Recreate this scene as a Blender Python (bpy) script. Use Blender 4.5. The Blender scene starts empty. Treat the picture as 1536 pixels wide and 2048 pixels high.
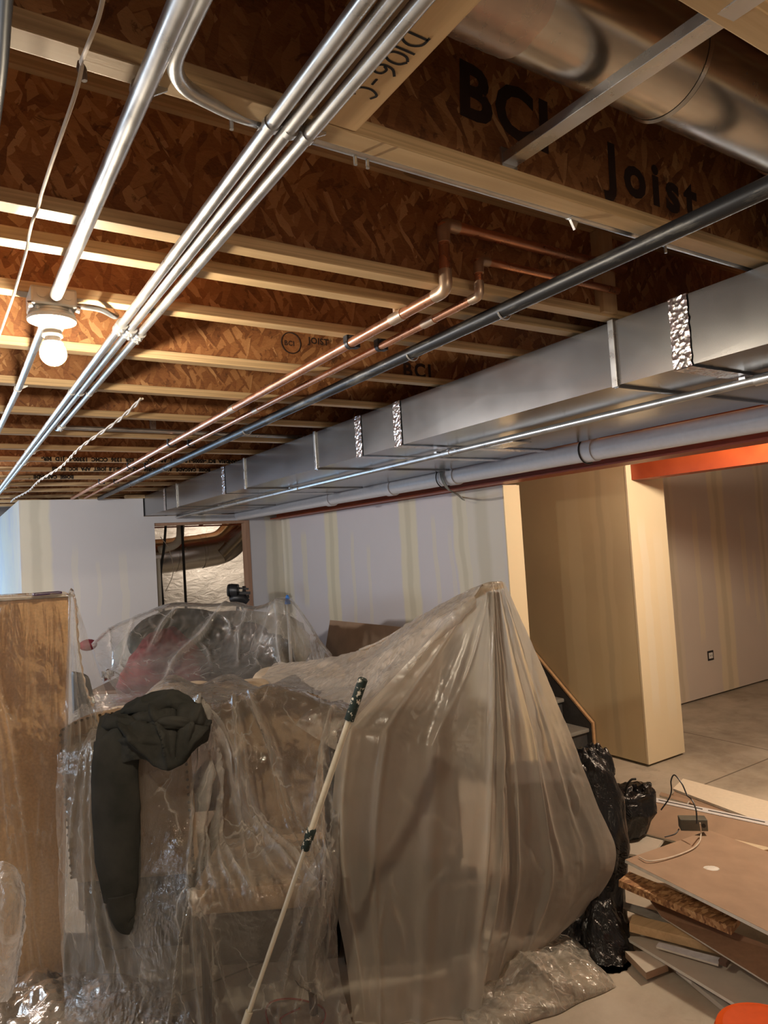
import bpy, bmesh, math, random
import numpy as np
from mathutils import Vector, Matrix, Quaternion, noise as mn

random.seed(7)
sc = bpy.context.scene
COL = sc.collection

# ------------------------------------------------------------------ camera
RX = Vector((0.83989938, -0.53927373, -0.06126075))
UP = Vector((0.02519969, -0.07400335, 0.99693956))
FW = Vector((0.54215681, 0.83887267, 0.04856584))
CAM = Vector((0.0, 0.0, 1.75))
FPX = 1391.35
cd = bpy.data.cameras.new('camera')
cam = bpy.data.objects.new('camera', cd)
COL.objects.link(cam)
M = Matrix((RX, UP, -FW)).transposed().to_4x4()
M.translation = CAM
cam.matrix_world = M
cd.sensor_fit = 'HORIZONTAL'
cd.sensor_width = 36.0
cd.lens = 36.0 * FPX / 1536.0
cd.clip_start = 0.02
sc.camera = cam

# ------------------------------------------------------------------ exposure, world, big lights
sc.view_settings.view_transform = 'Standard'
sc.view_settings.look = 'None'
sc.view_settings.gamma = 1.0
sc.view_settings.exposure = 0.53
sc.view_settings.use_curve_mapping = False
sc.cycles.max_bounces = 10
sc.cycles.transparent_max_bounces = 24
sc.cycles.diffuse_bounces = 5
sc.cycles.sample_clamp_indirect = 4.0
sc.cycles.use_denoising = True
w = bpy.data.worlds.new('world'); sc.world = w; w.use_nodes = True
w.node_tree.nodes['Background'].inputs[0].default_value = (0.05, 0.045, 0.04, 1)
w.node_tree.nodes['Background'].inputs[1].default_value = 0.4

BULB_POWER = 250.0
def lamp(name, loc, power, color, radius=0.05):
    l = bpy.data.lights.new(name, 'POINT'); l.energy = power; l.color = color; l.shadow_soft_size = radius
    o = bpy.data.objects.new(name, l); o.location = loc; COL.objects.link(o); return o
def area(name, loc, target, power, color, sx, sy):
    l = bpy.data.lights.new(name, 'AREA'); l.energy = power; l.color = color; l.shape = 'RECTANGLE'; l.size = sx; l.size_y = sy
    o = bpy.data.objects.new(name, l); o.location = loc
    o.rotation_euler = (Vector(target) - Vector(loc)).to_track_quat('-Z', 'Y').to_euler(); COL.objects.link(o); return o
# second bare bulb of the basement, on the joists by the stair side (right of the frame)
lamp('bulb_light_stairs', (4.02, 1.75, 2.26), 108, (1.0, 0.81, 0.59), 0.05)
# unseen fill added at left for the far walls; bulb behind the camera
lamp('fill_light_left', (-1.1, 4.9, 2.25), 120, (1.0, 0.93, 0.86), 0.06)
lamp('bulb_light_behind', (0.9, -1.1, 2.28), 15, (1.0, 0.78, 0.52), 0.06)
area('daylight_patio_door', (-1.3, 11.0, 1.15), (-0.6, 4.0, 1.3), 75, (0.42, 0.68, 1.0), 2.2, 1.9)
lamp('fill_light_utility', (3.25, 8.95, 1.95), 24, (1.0, 0.86, 0.7), 0.05)  # unseen light put behind the wall to brighten the sheeting past the doorway
# daylight through the high basement windows of the left wall
area('daylight_window', (-3.0, 4.2, 1.75), (2.0, 3.4, 1.6), 17, (0.66, 0.83, 1.0), 1.5, 0.6)
area('daylight_window_far', (-3.0, 7.0, 1.75), (2.0, 6.4, 1.6), 14, (0.66, 0.83, 1.0), 1.3, 0.6)

# ------------------------------------------------------------------ geometry helpers
def ray(px, py):
    return FW + RX * ((px - 768) / FPX) - UP * ((py - 1024) / FPX)
def at(px, py, d):                       # point at depth d along the view axis
    return CAM + ray(px, py) * d
def on(px, py, axis, val):               # point of the picture ray on the plane axis = val
    r = ray(px, py); c = CAM[axis]
    return CAM + r * ((val - c) / r[axis])

class MB:
    def __init__(s): s.v = []; s.f = []
    def add(s, vs, fs):
        b = len(s.v); s.v += [tuple(p) for p in vs]; s.f += [tuple(i + b for i in f) for f in fs]; return s
    def hexa(s, p):                       # 8 points: bottom 4 ccw, top 4 ccw
        return s.add(p, [(0,3,2,1),(4,5,6,7),(0,1,5,4),(1,2,6,5),(2,3,7,6),(3,0,4,7)])
    def box(s, x0, x1, y0, y1, z0, z1):
        return s.hexa([(x0,y0,z0),(x1,y0,z0),(x1,y1,z0),(x0,y1,z0),(x0,y0,z1),(x1,y0,z1),(x1,y1,z1),(x0,y1,z1)])
    def slab(s, q, th):                   # 4 top points -> slab of thickness th below
        q = [Vector(p) for p in q]
        n = (q[1]-q[0]).cross(q[3]-q[0]).normalized()
        if n.z < 0: n = -n
        lo = [p - n*th for p in q]
        c = sum(q, Vector())/4
        if (q[1]-q[0]).cross(q[3]-q[0]).dot(n) < 0: q = q[::-1]; lo = lo[::-1]
        return s.hexa(lo + q)
    def beam(s, a, b, w, h, up=(0,0,1)):
        a = Vector(a); b = Vector(b); d = (b-a).normalized(); u = Vector(up); r = d.cross(u).normalized(); u = r.cross(d).normalized()
        r = r*(w/2); u = u*(h/2)
        return s.hexa([a-r-u, a+r-u, b+r-u, b-r-u, a-r+u, a+r+u, b+r+u, b-r+u])
    def tube(s, pts, r, seg=12, caps=True, closed=False):
        pts = [Vector(p) for p in pts]; n = len(pts)
        rs = r if isinstance(r, (list, tuple)) else [r]*n
        t0 = (pts[1]-pts[0]).normalized()
        a = Vector((0,0,1)) if abs(t0.z) < .9 else Vector((1,0,0))
        u = t0.cross(a).normalized(); rings = []
        b = len(s.v)
        prev = t0
        for i, p in enumerate(pts):
            if i == 0: t = t0
            elif i == n-1: t = (pts[i]-pts[i-1]).normalized()
            else: t = ((pts[i+1]-pts[i]).normalized() + (pts[i]-pts[i-1]).normalized())
            if t.length < 1e-6: t = prev
            t = t.normalized()
            u = (u - t*u.dot(t)).normalized(); v = t.cross(u); prev = t
            for k in range(seg):
                an = 2*math.pi*k/seg
                s.v.append(tuple(p + (u*math.cos(an) + v*math.sin(an))*rs[i]))
        for i in range(n-1):
            for k in range(seg):
                k2 = (k+1) % seg
                s.f.append((b+i*seg+k, b+i*seg+k2, b+(i+1)*seg+k2, b+(i+1)*seg+k))
        if caps:
            s.f.append(tuple(b+k for k in range(seg))[::-1]); s.f.append(tuple(b+(n-1)*seg+k for k in range(seg)))
        return s
    def lathe(s, prof, c, ax=(0,0,1), seg=24):
        c = Vector(c); ax = Vector(ax).normalized()
        return s.tube_profile([(c + ax*z, r) for r, z in prof], ax, seg)
    def tube_profile(s, pr, ax, seg):
        a = Vector((0,0,1)) if abs(ax.z) < .9 else Vector((1,0,0))
        u = ax.cross(a).normalized(); v = ax.cross(u); b = len(s.v)
        for p, r in pr:
            for k in range(seg):
                an = 2*math.pi*k/seg
                s.v.append(tuple(p + (u*math.cos(an)+v*math.sin(an))*max(r, 1e-4)))
        for i in range(len(pr)-1):
            for k in range(seg):
                k2 = (k+1) % seg
                s.f.append((b+i*seg+k, b+i*seg+k2, b+(i+1)*seg+k2, b+(i+1)*seg+k))
        s.f.append(tuple(b+k for k in range(seg))[::-1]); s.f.append(tuple(b+(len(pr)-1)*seg+k for k in range(seg)))
        return s
    def grid(s, A, wrap=False):            # numpy (n, m, 3)
        n, m = A.shape[:2]; b = len(s.v)
        s.v += [tuple(map(float, p)) for p in A.reshape(-1, 3)]
        mm = m if wrap else m-1
        for i in range(n-1):
            for j in range(mm):
                j2 = (j+1) % m
                s.f.append((b+i*m+j, b+i*m+j2, b+(i+1)*m+j2, b+(i+1)*m+j))
        return s
    def build(s, name, mat, parent=None, smooth=False, bevel=0.0, solid=0.0, pivot=None):
        me = bpy.data.meshes.new(name)
        v = np.array(s.v, dtype=float)
        if parent is not None: org = np.array(parent_world(parent))
        elif pivot is not None: org = np.array(pivot, dtype=float)
        else:
            lo = v.min(0); hi = v.max(0); org = np.array([(lo[0]+hi[0])/2, (lo[1]+hi[1])/2, lo[2]])
        me.from_pydata([tuple(p) for p in (v-org)], [], s.f)
        me.update()
        bm = bmesh.new(); bm.from_mesh(me)
        bmesh.ops.recalc_face_normals(bm, faces=bm.faces)
        if bevel > 0:
            bmesh.ops.bevel(bm, geom=[e for e in bm.edges if e.calc_face_angle(0) > 0.5], offset=bevel, segments=2, affect='EDGES', profile=.6)
        bm.to_mesh(me); bm.free()
        if smooth:
            me.polygons.foreach_set('use_smooth', [True]*len(me.polygons))
            if smooth != 'all': 
                me.set_sharp_from_angle(angle=math.radians(40))
        me.materials.append(mat)
        o = bpy.data.objects.new(name, me); COL.objects.link(o)
        if parent is not None: o.parent = parent
        else: o.location = org
        if solid:
            md = o.modifiers.new('thickness', 'SOLIDIFY'); md.thickness = solid; md.offset = 0
        return o
def parent_world(o):
    p = Vector(o.location)
    while o.parent: o = o.parent; p += Vector(o.location)
    return p
def tag(o, label=None, cat=None, group=None, kind=None):
    if label: o['label'] = label
    if cat: o['category'] = cat
    if group: o['group'] = group
    if kind: o['kind'] = kind
    return o
def empty(name, loc, label, cat, group=None):
    o = bpy.data.objects.new(name, None); COL.objects.link(o); o.location = loc; o.empty_display_size = .05
    return tag(o, label, cat, group)
def copy_tree(o, parent=None):
    c = o.copy(); COL.objects.link(c); c.parent = parent
    for ch in list(o.children):
        copy_tree(ch, c)
    return c
def fillet(pts, r, n=6):                   # round the corners of a polyline
    pts = [Vector(p) for p in pts]; out = [pts[0]]
    for i in range(1, len(pts)-1):
        a, b, c = pts[i-1], pts[i], pts[i+1]
        d1 = (a-b); d2 = (c-b); rr = min(r, d1.length*.49, d2.length*.49)
        p1 = b + d1.normalized()*rr; p2 = b + d2.normalized()*rr
        for k in range(n+1):
            t = k/n; out.append(p1*(1-t)**2 + b*2*t*(1-t) + p2*t*t)
    out.append(pts[-1]); return out
def spline(pts, n=8):
    pts = [Vector(p) for p in pts]; P_ = [pts[0]*2-pts[1]] + pts + [pts[-1]*2-pts[-2]]; out = []
    for i in range(1, len(P_)-2):
        for k in range(n):
            t = k/n
            out.append(0.5*((2*P_[i]) + (-P_[i-1]+P_[i+1])*t + (2*P_[i-1]-5*P_[i]+4*P_[i+1]-P_[i+2])*t*t + (-P_[i-1]+3*P_[i]-3*P_[i+1]+P_[i+2])*t**3))
    out.append(pts[-1]); return out

# ------------------------------------------------------------------ material helpers
class NT:
    def __init__(s, name):
        s.m = bpy.data.materials.new(name); s.m.use_nodes = True; s.t = s.m.node_tree; s.t.nodes.clear()
        s.out = s.n('ShaderNodeOutputMaterial')
    def n(s, ty, **kw):
        x = s.t.nodes.new(ty)
        for k, v in kw.items():
            if hasattr(x, k): setattr(x, k, v)
        return x
    def set(s, node, **kw):
        for k, v in kw.items():
            node.inputs[k.replace('_', ' ')].default_value = v
        return node
    def l(s, a, b): s.t.links.new(a, b)
    def plug(s, inp, v):
        if hasattr(v, 'is_linked') or hasattr(v, 'links'): s.l(v, inp)
        else: inp.default_value = v
    def math(s, op, a, b=0.0, c=None, clamp=False):
        x = s.n('ShaderNodeMath', operation=op); x.use_clamp = clamp
        s.plug(x.inputs[0], a); s.plug(x.inputs[1], b)
        if c is not None: s.plug(x.inputs[2], c)
        return x.outputs[0]
    def mix(s, f, a, b, blend='MIX'):
        x = s.n('ShaderNodeMix', data_type='RGBA', blend_type=blend)
        s.plug(x.inputs[0], f)
        for i, v in ((6, a), (7, b)):
            if isinstance(v, tuple): v = (*v, 1)[:4]
            s.plug(x.inputs[i], v)
        return x.outputs[2]
    def coord(s, scale=(1,1,1), kind='Object', rot=(0,0,0)):
        tc = s.n('ShaderNodeTexCoord'); mp = s.n('ShaderNodeMapping')
        mp.inputs['Scale'].default_value = scale; mp.inputs['Rotation'].default_value = rot
        s.l(tc.outputs[kind], mp.inputs['Vector']); return mp.outputs[0]
    def noise(s, vec, scale, detail=4, rough=.55, dist=0.0):
        x = s.n('ShaderNodeTexNoise'); s.l(vec, x.inputs['Vector'])
        x.inputs['Scale'].default_value = scale; x.inputs['Detail'].default_value = detail
        x.inputs['Roughness'].default_value = rough; x.inputs['Distortion'].default_value = dist
        return x.outputs[0]
    def ramp(s, v, stops):
        x = s.n('ShaderNodeValToRGB'); s.l(v, x.inputs[0]); e = x.color_ramp.elements
        while len(e) < len(stops): e.new(.5)
        for i, (p, c) in enumerate(stops):
            e[i].position = p; e[i].color = (*c, 1) if isinstance(c, tuple) else (c, c, c, 1)
        return x.outputs[0]
    def bump(s, h, strength=.3, dist=.01, normal=None):
        x = s.n('ShaderNodeBump'); s.l(h, x.inputs['Height']); x.inputs['Strength'].default_value = strength; x.inputs['Distance'].default_value = dist
        if normal is not None: s.l(normal, x.inputs['Normal'])
        return x.outputs[0]
    def principled(s, color, rough=.6, metal=0.0, normal=None, spec=.5, **kw):
        p = s.n('ShaderNodeBsdfPrincipled')
        if isinstance(color, tuple): color = (*color, 1)[:4]
        s.plug(p.inputs['Base Color'], color); s.plug(p.inputs['Roughness'], rough); s.plug(p.inputs['Metallic'], metal)
        p.inputs['Specular IOR Level'].default_value = spec
        if normal is not None: s.l(normal, p.inputs['Normal'])
        for k, v in kw.items(): s.plug(p.inputs[k.replace('_', ' ')], v)
        s.l(p.outputs[0], s.out.inputs[0]); return s.m

def simple(name, color, rough=.6, metal=0.0, bump=0.0, bs=40.0, var=0.12, spec=.5):
    t = NT(name); c = t.coord()
    nz = t.noise(c, bs, 5)
    lo = tuple(max(0, x*(1-var)) for x in color); hi = tuple(min(1, x*(1+var)) for x in color)
    col = t.ramp(nz, [(.3, lo), (.7, hi)])
    nm = t.bump(nz, bump, .004) if bump else None
    return t.principled(col, rough, metal, nm, spec)

def mat_osb(name='osb_board', plane='xz', dark=1.0):
    t = NT(name)
    base = t.coord()
    def layer(rot, sc_):
        # strands: stretched voronoi cells, warped a little
        mp0 = t.n('ShaderNodeMapping'); mp0.inputs['Rotation'].default_value = rot; mp = t.n('ShaderNodeMapping'); mp.inputs['Scale'].default_value = sc_; t.l(mp0.outputs[0], mp.inputs['Vector'])
        wn = t.n('ShaderNodeTexNoise'); t.l(base, wn.inputs['Vector']); wn.inputs['Scale'].default_value = 9; wn.inputs['Detail'].default_value = 2
        ad = t.n('ShaderNodeVectorMath', operation='MULTIPLY_ADD'); t.l(wn.outputs[1], ad.inputs[0]); ad.inputs[1].default_value = (.02,.02,.02); t.l(base, ad.inputs[2])
        t.l(ad.outputs[0], mp0.inputs['Vector'])
        v = t.n('ShaderNodeTexVoronoi'); v.feature = 'F1'; v.distance = 'MANHATTAN'; t.l(mp.outputs[0], v.inputs['Vector']); v.inputs['Scale'].default_value = 1.0
        return v
    a = layer((0, 1.25, 0), (11, 14, 42)); b = layer((0, -1.0, 0), (12, 14, 50)); c = layer((0, .75, 0), (9, 14, 34))
    sa = t.n('ShaderNodeSeparateColor'); t.l(a.outputs['Color'], sa.inputs[0])
    sb = t.n('ShaderNodeSeparateColor'); t.l(b.outputs['Color'], sb.inputs[0])
    s3 = t.n('ShaderNodeSeparateColor'); t.l(c.outputs['Color'], s3.inputs[0])
    pick2 = t.math('GREATER_THAN', sb.outputs[1], s3.outputs[1])
    mx = t.math('MAXIMUM', sb.outputs[1], s3.outputs[1])
    pick = t.math('GREATER_THAN', sa.outputs[1], mx)
    k = lambda x: tuple(q*dark for q in x)
    pal = [(0.0, k((.13,.045,.016))), (.3, k((.27,.105,.036))), (.6, k((.38,.165,.06))), (.85, k((.52,.26,.105))), (1.0, k((.74,.44,.21)))]
    ca = t.ramp(sa.outputs[0], pal); cb = t.ramp(sb.outputs[0], pal); cc = t.ramp(s3.outputs[0], pal)
    m1 = t.mix(pick2, cc, cb); m2 = t.mix(pick, m1, ca)
    gr = t.noise(t.coord((30, 30, 90), rot=(0, 1.2, 0)), 3.0, 6, .7)
    m3 = t.mix(.28, m2, t.ramp(gr, [(.3, k((.10,.03,.01))), (.65, k((.48,.22,.08)))]), 'MIX')
    m3 = t.mix(t.ramp(t.noise(base, 16, 4, .7, 1.5), [(.60, 0.0), (.66, .75)]), m3, k((.09,.035,.015)))
    big = t.noise(base, 5, 3)
    m4 = t.mix(t.ramp(big, [(.35, .0), (.7, .35)]), m3, k((.24, .09, .03)))
    h = t.math('ADD', t.math('MULTIPLY', sa.outputs[0], .6), gr)
    return t.principled(m4, .55, 0, t.bump(h, .6, .003), .35)

def mat_wood(name, c1, c2, axis='x', rough=.55, scale=1.0, lam=True, knots=True):
    t = NT(name)
    st = {'x': (2, 40, 40), 'y': (40, 2, 40), 'z': (40, 40, 2)}[axis]
    nz = t.noise(t.coord(tuple(q*scale for q in st)), 1.0, 6, .62, .4)
    st2 = {'x': (1.2, 6, 130), 'y': (6, 1.2, 130), 'z': (130, 6, 1.2)}[axis]
    n2 = t.noise(t.coord(st2), 1.0, 3, .5)
    n3 = t.noise(t.coord(), 2.3, 3)
    col = t.ramp(nz, [(.25, c1), (.75, c2)])
    if lam: col = t.mix(t.ramp(n2, [(.44, .55), (.56, 0.0)]), col, tuple(q*.62 for q in c1))
    col = t.mix(t.math('MULTIPLY', n3, .4), col, tuple(q*.8 for q in c2))
    if knots:
        v = t.n('ShaderNodeTexVoronoi'); t.l(t.coord({'x': (2.2, 14, 14), 'y': (14, 2.2, 14), 'z': (14, 14, 2.2)}[axis]), v.inputs['Vector']); v.inputs['Scale'].default_value = 1.0
        kk = t.math('LESS_THAN', v.outputs['Distance'], .10)
        col = t.mix(t.math('MULTIPLY', kk, .6), col, tuple(q*.42 for q in c1))
    return t.principled(col, rough, 0, t.bump(nz, .25, .002), .4)

def mat_steel(name, col=(.62,.63,.64), rough=.3, metal=.95, spangle=0.0, streak=(6,6,6), amt=.15, stain=0.0, rs=14, rv=.08, bmp=.08):
    t = NT(name)
    n1 = t.noise(t.coord(streak), 1.0, 5, .6); n2 = t.noise(t.coord(), 60, 3)
    c = t.ramp(n1, [(.25, tuple(q*(1-amt) for q in col)), (.75, tuple(min(1, q*(1+amt)) for q in col))])
    if stain: c = t.mix(t.ramp(t.noise(t.coord(), 7, 5, .6), [(.45, 0.0), (.75, stain)]), c, (.30,.25,.18))
    r = t.ramp(t.noise(t.coord(), rs, 4), [(.3, max(.05, rough-rv)), (.7, rough+rv)])
    h = t.math('ADD', n1, t.math('MULTIPLY', n2, .3))
    return t.principled(c, r, metal, t.bump(h, bmp, .004))

def mat_drywall(name, axis, stripes, base=(.60,.585,.61), mud=(.74,.68,.53), mottled=.25, skim=None):
    # joint compound stripes are real marks on the board; each = (centre, half width, strength, z0, z1)
    t = NT(name)
    g = t.n('ShaderNodeNewGeometry'); sp = t.n('ShaderNodeSeparateXYZ'); t.l(g.outputs['Position'], sp.inputs[0])
    wob = t.noise(g.outputs['Position'], 2.2, 3); wob = t.math('MULTIPLY', t.math('SUBTRACT', wob, .5), .09)
    p = t.math('ADD', sp.outputs[axis], wob); z = sp.outputs[2]
    mask = None
    for c, hw, stg, z0, z1 in stripes:
        d = t.math('ABSOLUTE', t.math('SUBTRACT', p, c))
        m = t.n('ShaderNodeMapRange'); m.interpolation_type = 'SMOOTHSTEP'; t.l(d, m.inputs[0])
        m.inputs[1].default_value = hw; m.inputs[2].default_value = hw*.72; m.inputs[3].default_value = 0; m.inputs[4].default_value = stg
        v = m.outputs[0]
        if hw > .09:                        # darker tape line in a wide joint
            m3 = t.n('ShaderNodeMapRange'); m3.interpolation_type = 'SMOOTHSTEP'; t.l(d, m3.inputs[0])
            m3.inputs[1].default_value = hw*.4; m3.inputs[2].default_value = hw*.15; m3.inputs[3].default_value = 0; m3.inputs[4].default_value = 1.0
            v2 = m3.outputs[0]
        if z0 > -1:
            m2 = t.n('ShaderNodeMapRange'); m2.interpolation_type = 'SMOOTHSTEP'; t.l(t.math('ABSOLUTE', t.math('SUBTRACT', z, (z0+z1)/2)), m2.inputs[0])
            h = (z1-z0)/2; m2.inputs[1].default_value = h; m2.inputs[2].default_value = h*.75; m2.inputs[3].default_value = 0; m2.inputs[4].default_value = 1
            v = t.math('MULTIPLY', v, m2.outputs[0])
        if hw > .09:
            dark = v2 if mask is None or not hasattr(t, 'dk') else t.math('MAXIMUM', t.dk, v2)
            t.dk = dark
        mask = v if mask is None else t.math('MAXIMUM', mask, v)
    blot = t.noise(g.outputs['Position'], 1.6, 5, .6)
    b = t.mix(t.ramp(blot, [(.35, 0.0), (.7, mottled)]), base, tuple(q*.84 for q in base))
    if skim is not None: b = t.mix(t.ramp(t.noise(g.outputs['Position'], 1.3, 4, .5), [(.35, .15), (.6, .95)]), b, skim)
    col = t.mix(mask, b, mud) if mask is not None else b
    if hasattr(t, 'dk'): col = t.mix(t.math('MULTIPLY', t.dk, .5), col, tuple(q*.72 for q in mud))
    fine = t.noise(g.outputs['Position'], 90, 3)
    return t.principled(col, .85, 0, t.bump(fine, .12, .002), .25)

OSB = mat_osb()
FLANGE = mat_wood('joist_flange_wood', (.50,.33,.17), (.74,.54,.31), 'x')
LUMBER = mat_wood('lumber_pine', (.55,.35,.17), (.76,.54,.30), 'y', lam=False)
LUMBERX = mat_wood('lumber_pine_x', (.50,.33,.17), (.72,.52,.30), 'x', lam=False)
GALV = mat_steel('galvanized_sheet', (.33,.335,.345), .24, .95, streak=(2.2,1.1,2.2), amt=.10, rs=2.5, rv=.03, bmp=.006)
GALVR = mat_steel('galvanized_round', (.66,.62,.57), .24, .94, streak=(2,14,14), stain=.22, bmp=.02, rv=.04)
EMT = mat_steel('conduit_steel', (.60,.61,.62), .33, .9, streak=(20,20,20), amt=.14, bmp=.02)
STRAP = mat_steel('strap_steel', (.66,.67,.68), .3, .9)
FOIL = None
t = NT('foil_tape'); v = t.n('ShaderNodeTexVoronoi'); t.l(t.coord(), v.inputs['Vector']); v.inputs['Scale'].default_value = 70
n1 = t.noise(t.coord(), 38, 3); cc = t.ramp(n1, [(.44, (.75,.74,.74)), (.54, (.62,.50,.52)), (.60, (.80,.79,.78))])
FOIL = t.principled(cc, .22, .9, t.bump(v.outputs['Distance'], .35, .006))
COPPER = mat_steel('copper_pipe', (.72,.36,.22), .3, .9, streak=(15,4,15), amt=.22)
SOLDER = mat_steel('solder_joint', (.62,.47,.35), .38, .85, amt=.25)
IRON = NT('black_iron'); n1 = IRON.noise(IRON.coord((40,6,40)), 1.0, 6, .7); 
IRON = IRON.principled(IRON.mix(IRON.ramp(n1, [(.52, 0.0), (.68, .8)]), (.028,.028,.030), (.20,.19,.17)), .38, .35)
PVC = simple('grey_white_pvc', (.62,.62,.66), .35, 0, var=.04)
PVCW = simple('cream_pvc', (.70,.66,.58), .4, 0, var=.04)
REDSTEEL = NT('red_oxide_primer'); n1 = REDSTEEL.noise(REDSTEEL.coord(), 6, 5)
REDSTEEL = REDSTEEL.principled(REDSTEEL.ramp(n1, [(.3, (.34,.058,.018)), (.7, (.44,.085,.024))]), .42, .0)
BLACK = simple('black_plastic', (.018,.018,.02), .4, var=.2)
RUBBER = simple('black_rubber', (.012,.012,.012), .6)
GREYPLASTIC = simple('grey_plastic', (.35,.35,.35), .5)
INK = simple('black_ink', (.012,.010,.010), .8)
INK2 = simple('faded_ink', (.035,.016,.010), .8)
WHITEPAINT = simple('white_paint', (.8,.78,.74), .5, var=.05)
GYPSUM = simple('gypsum_core', (.72,.69,.62), .9, var=.08)
PAPERBROWN = simple('brown_board_paper', (.37,.255,.175), .8, bump=.1, bs=8, var=.10)
PAPERGREY = simple('grey_board_paper', (.50,.45,.38), .8, bump=.1, bs=8, var=.08)

# ------------------------------------------------------------------ structure
FLZ = 2.43                                  # underside of the joists
def struct(name, mb, mat, **kw):
    o = mb.build(name, mat, pivot=(0,0,0), **kw); o['kind'] = 'structure'; return o

t = NT('concrete_floor'); c = t.coord((1,1,1))
n1 = t.noise(c, 1.1, 8, .62, .3); n2 = t.noise(c, 7, 6, .6); n3 = t.noise(c, 60, 3)
col = t.ramp(n1, [(.3, (.27,.23,.18)), (.5, (.42,.37,.30)), (.7, (.58,.52,.43))])
col = t.mix(t.ramp(n2, [(.45, 0.0), (.8, .45)]), col, (.58,.54,.47))
col = t.mix(t.ramp(t.noise(c, 3.1, 5, .7, .6), [(.58, 0.0), (.68, .35)]), col, (.24,.20,.155))
g = t.n('ShaderNodeSeparateXYZ'); t.l(c, g.inputs[0])
jl = t.math('LESS_THAN', t.math('ABSOLUTE', t.math('SUBTRACT', g.outputs[1], 2.93)), .006)
jl2 = t.math('LESS_THAN', t.math('ABSOLUTE', t.math('SUBTRACT', g.outputs[0], 5.35)), .006)
col = t.mix(t.math('MULTIPLY', t.math('MAXIMUM', jl, jl2), .8), col, (.10,.08,.06))
CONC = t.principled(col, .75, 0, t.bump(t.math('ADD', n2, t.math('MULTIPLY', n3, .4)), .25, .004), .3)
struct('floor', MB().box(-3.4, 9.0, -2.4, 11.2, -.1, 0), CONC)

t = NT('subfloor_osb')
SUB = mat_osb('subfloor_osb', dark=.7)
struct('ceiling', MB().box(-3.4, 9.0, -2.4, 11.2, FLZ+.302, FLZ+.34), SUB)

def sy(px, py, X): return on(px, py, 0, X)[1]
X1 = 3.37; YF = 7.41; X2 = 4.378; YB = 4.31
# far wall with the doorway
st = [(.80,.16,.9,-2,3), (1.14,.03,.35,.4,2.0), (1.60,.045,.3,.9,1.9), (3.27,.12,.85,-2,3), (2.45,.1,.3,-2,3), (1.35,.02,.3,1.2,1.8)]
DWF = mat_drywall('drywall_far', 0, st, base=(.60,.61,.66), mud=(.72,.70,.60))
mb = MB().box(.67,1.82,YF,YF+.12,0,2.395).box(1.82,1.925,YF,YF+.12,0,2.205).box(1.925,2.97,YF,YF+.12,2.135,2.205).box(2.97,3.42,YF,YF+.12,0,2.205).box(2.97,3.42,YF,YF+.12,2.205,2.395)
mb.box(.67,.79,YF+.12,11.0,0,2.395)
struct('wall_far', mb, DWF)
# right wall under the red beam
ys = lambda px, py=1120: sy(px, py, X1)
st = [(ys(583),.05,.5,.9,2.0),(ys(610),.07,.55,1.1,2.0),(ys(665),.16,.95,-2,3),(ys(706),.035,.45,.9,1.95),(ys(738),.035,.4,1.0,1.8),(ys(820),.15,.9,-2,3),
      (ys(872),.03,.45,1.2,2.0),(ys(905),.03,.3,.8,1.9),(ys(928),.10,.8,-2,3),(7.3,.14,.7,-2,3),(3.90,.26,.55,-2,3)]
DWR = mat_drywall('drywall_right', 1, st, base=(.64,.62,.665), mud=(.74,.69,.54))
struct('wall_right', MB().box(X1, X1+.14, 3.66, YF+.12, 0, 2.128), DWR)
SKIMC = mat_drywall('drywall_cap', 0, [(4.52,.05,.5,.3,1.9),(4.70,.06,.3,.2,1.8)], base=(.74,.63,.44), mud=(.74,.68,.56), mottled=.3)
struct('trim_1', MB().box(X1-.002, X1+.152, 3.648, 3.66, 0, 2.125), SKIMC)   # corner bead end of the wall
# stair wall
st = [(3.95,.09,.5,-2,1.98),(3.66,.10,.5,-2,3),(4.9,.1,.3,-2,3)]
DWS = mat_drywall('drywall_stair', 1, st, base=(.52,.42,.27), mud=(.62,.52,.34), skim=(.60,.49,.30), mottled=.4)
CAPR = 4.815
struct('wall_stair', MB().box(X2, CAPR, 3.405, 7.5, 0.02, 2.255), DWS)
struct('trim_2', MB().box(X2-.001, CAPR+.002, 3.39, 3.405, 0.02, 2.255), SKIMC)
# back wall of the open area
st = [(on(1345,1130,1,YB)[0],.10,.35,-2,3),(on(1397,1150,1,YB)[0],.05,.55,.5,2.0),(on(1443,1130,1,YB)[0],.16,.9,-2,3),(on(1492,1150,1,YB)[0],.05,.55,.8,1.9),(on(1500,1150,1,YB)[0]+.1,.04,.4,.6,1.5),(on(1532,1150,1,YB)[0],.10,.5,-2,3)]
DWB = mat_drywall('drywall_back', 0, st, base=(.70,.61,.53), mud=(.80,.69,.50))
struct('wall_back_right', MB().box(CAPR, 9.0, YB, YB+.12, 0.02, 2.74), DWB)
DWP = mat_drywall('drywall_plain', 1, [(2.0,.15,.8,-2,3)], base=(.55,.54,.55))
mb = MB().box(-3.4,-3.2,-2.4,11.2,0,1.45).box(-3.4,-3.2,-2.4,11.2,2.05,2.74).box(-3.4,-3.2,-2.4,3.4,1.45,2.05).box(-3.4,-3.2,5.0,6.3,1.45,2.05).box(-3.4,-3.2,7.7,11.2,1.45,2.05)
struct('wall_left', mb, DWP)
struct('wall_behind', MB().box(-3.4, 9.0, -2.5, -2.4, 0, 2.74), DWP)
struct('wall_end', MB().box(-3.4, 9.0, 11.1, 11.2, 0, 2.74), DWP)
struct('wall_east', MB().box(8.9, 9.0, -2.4, 11.2, 0, 2.74), DWP)
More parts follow.
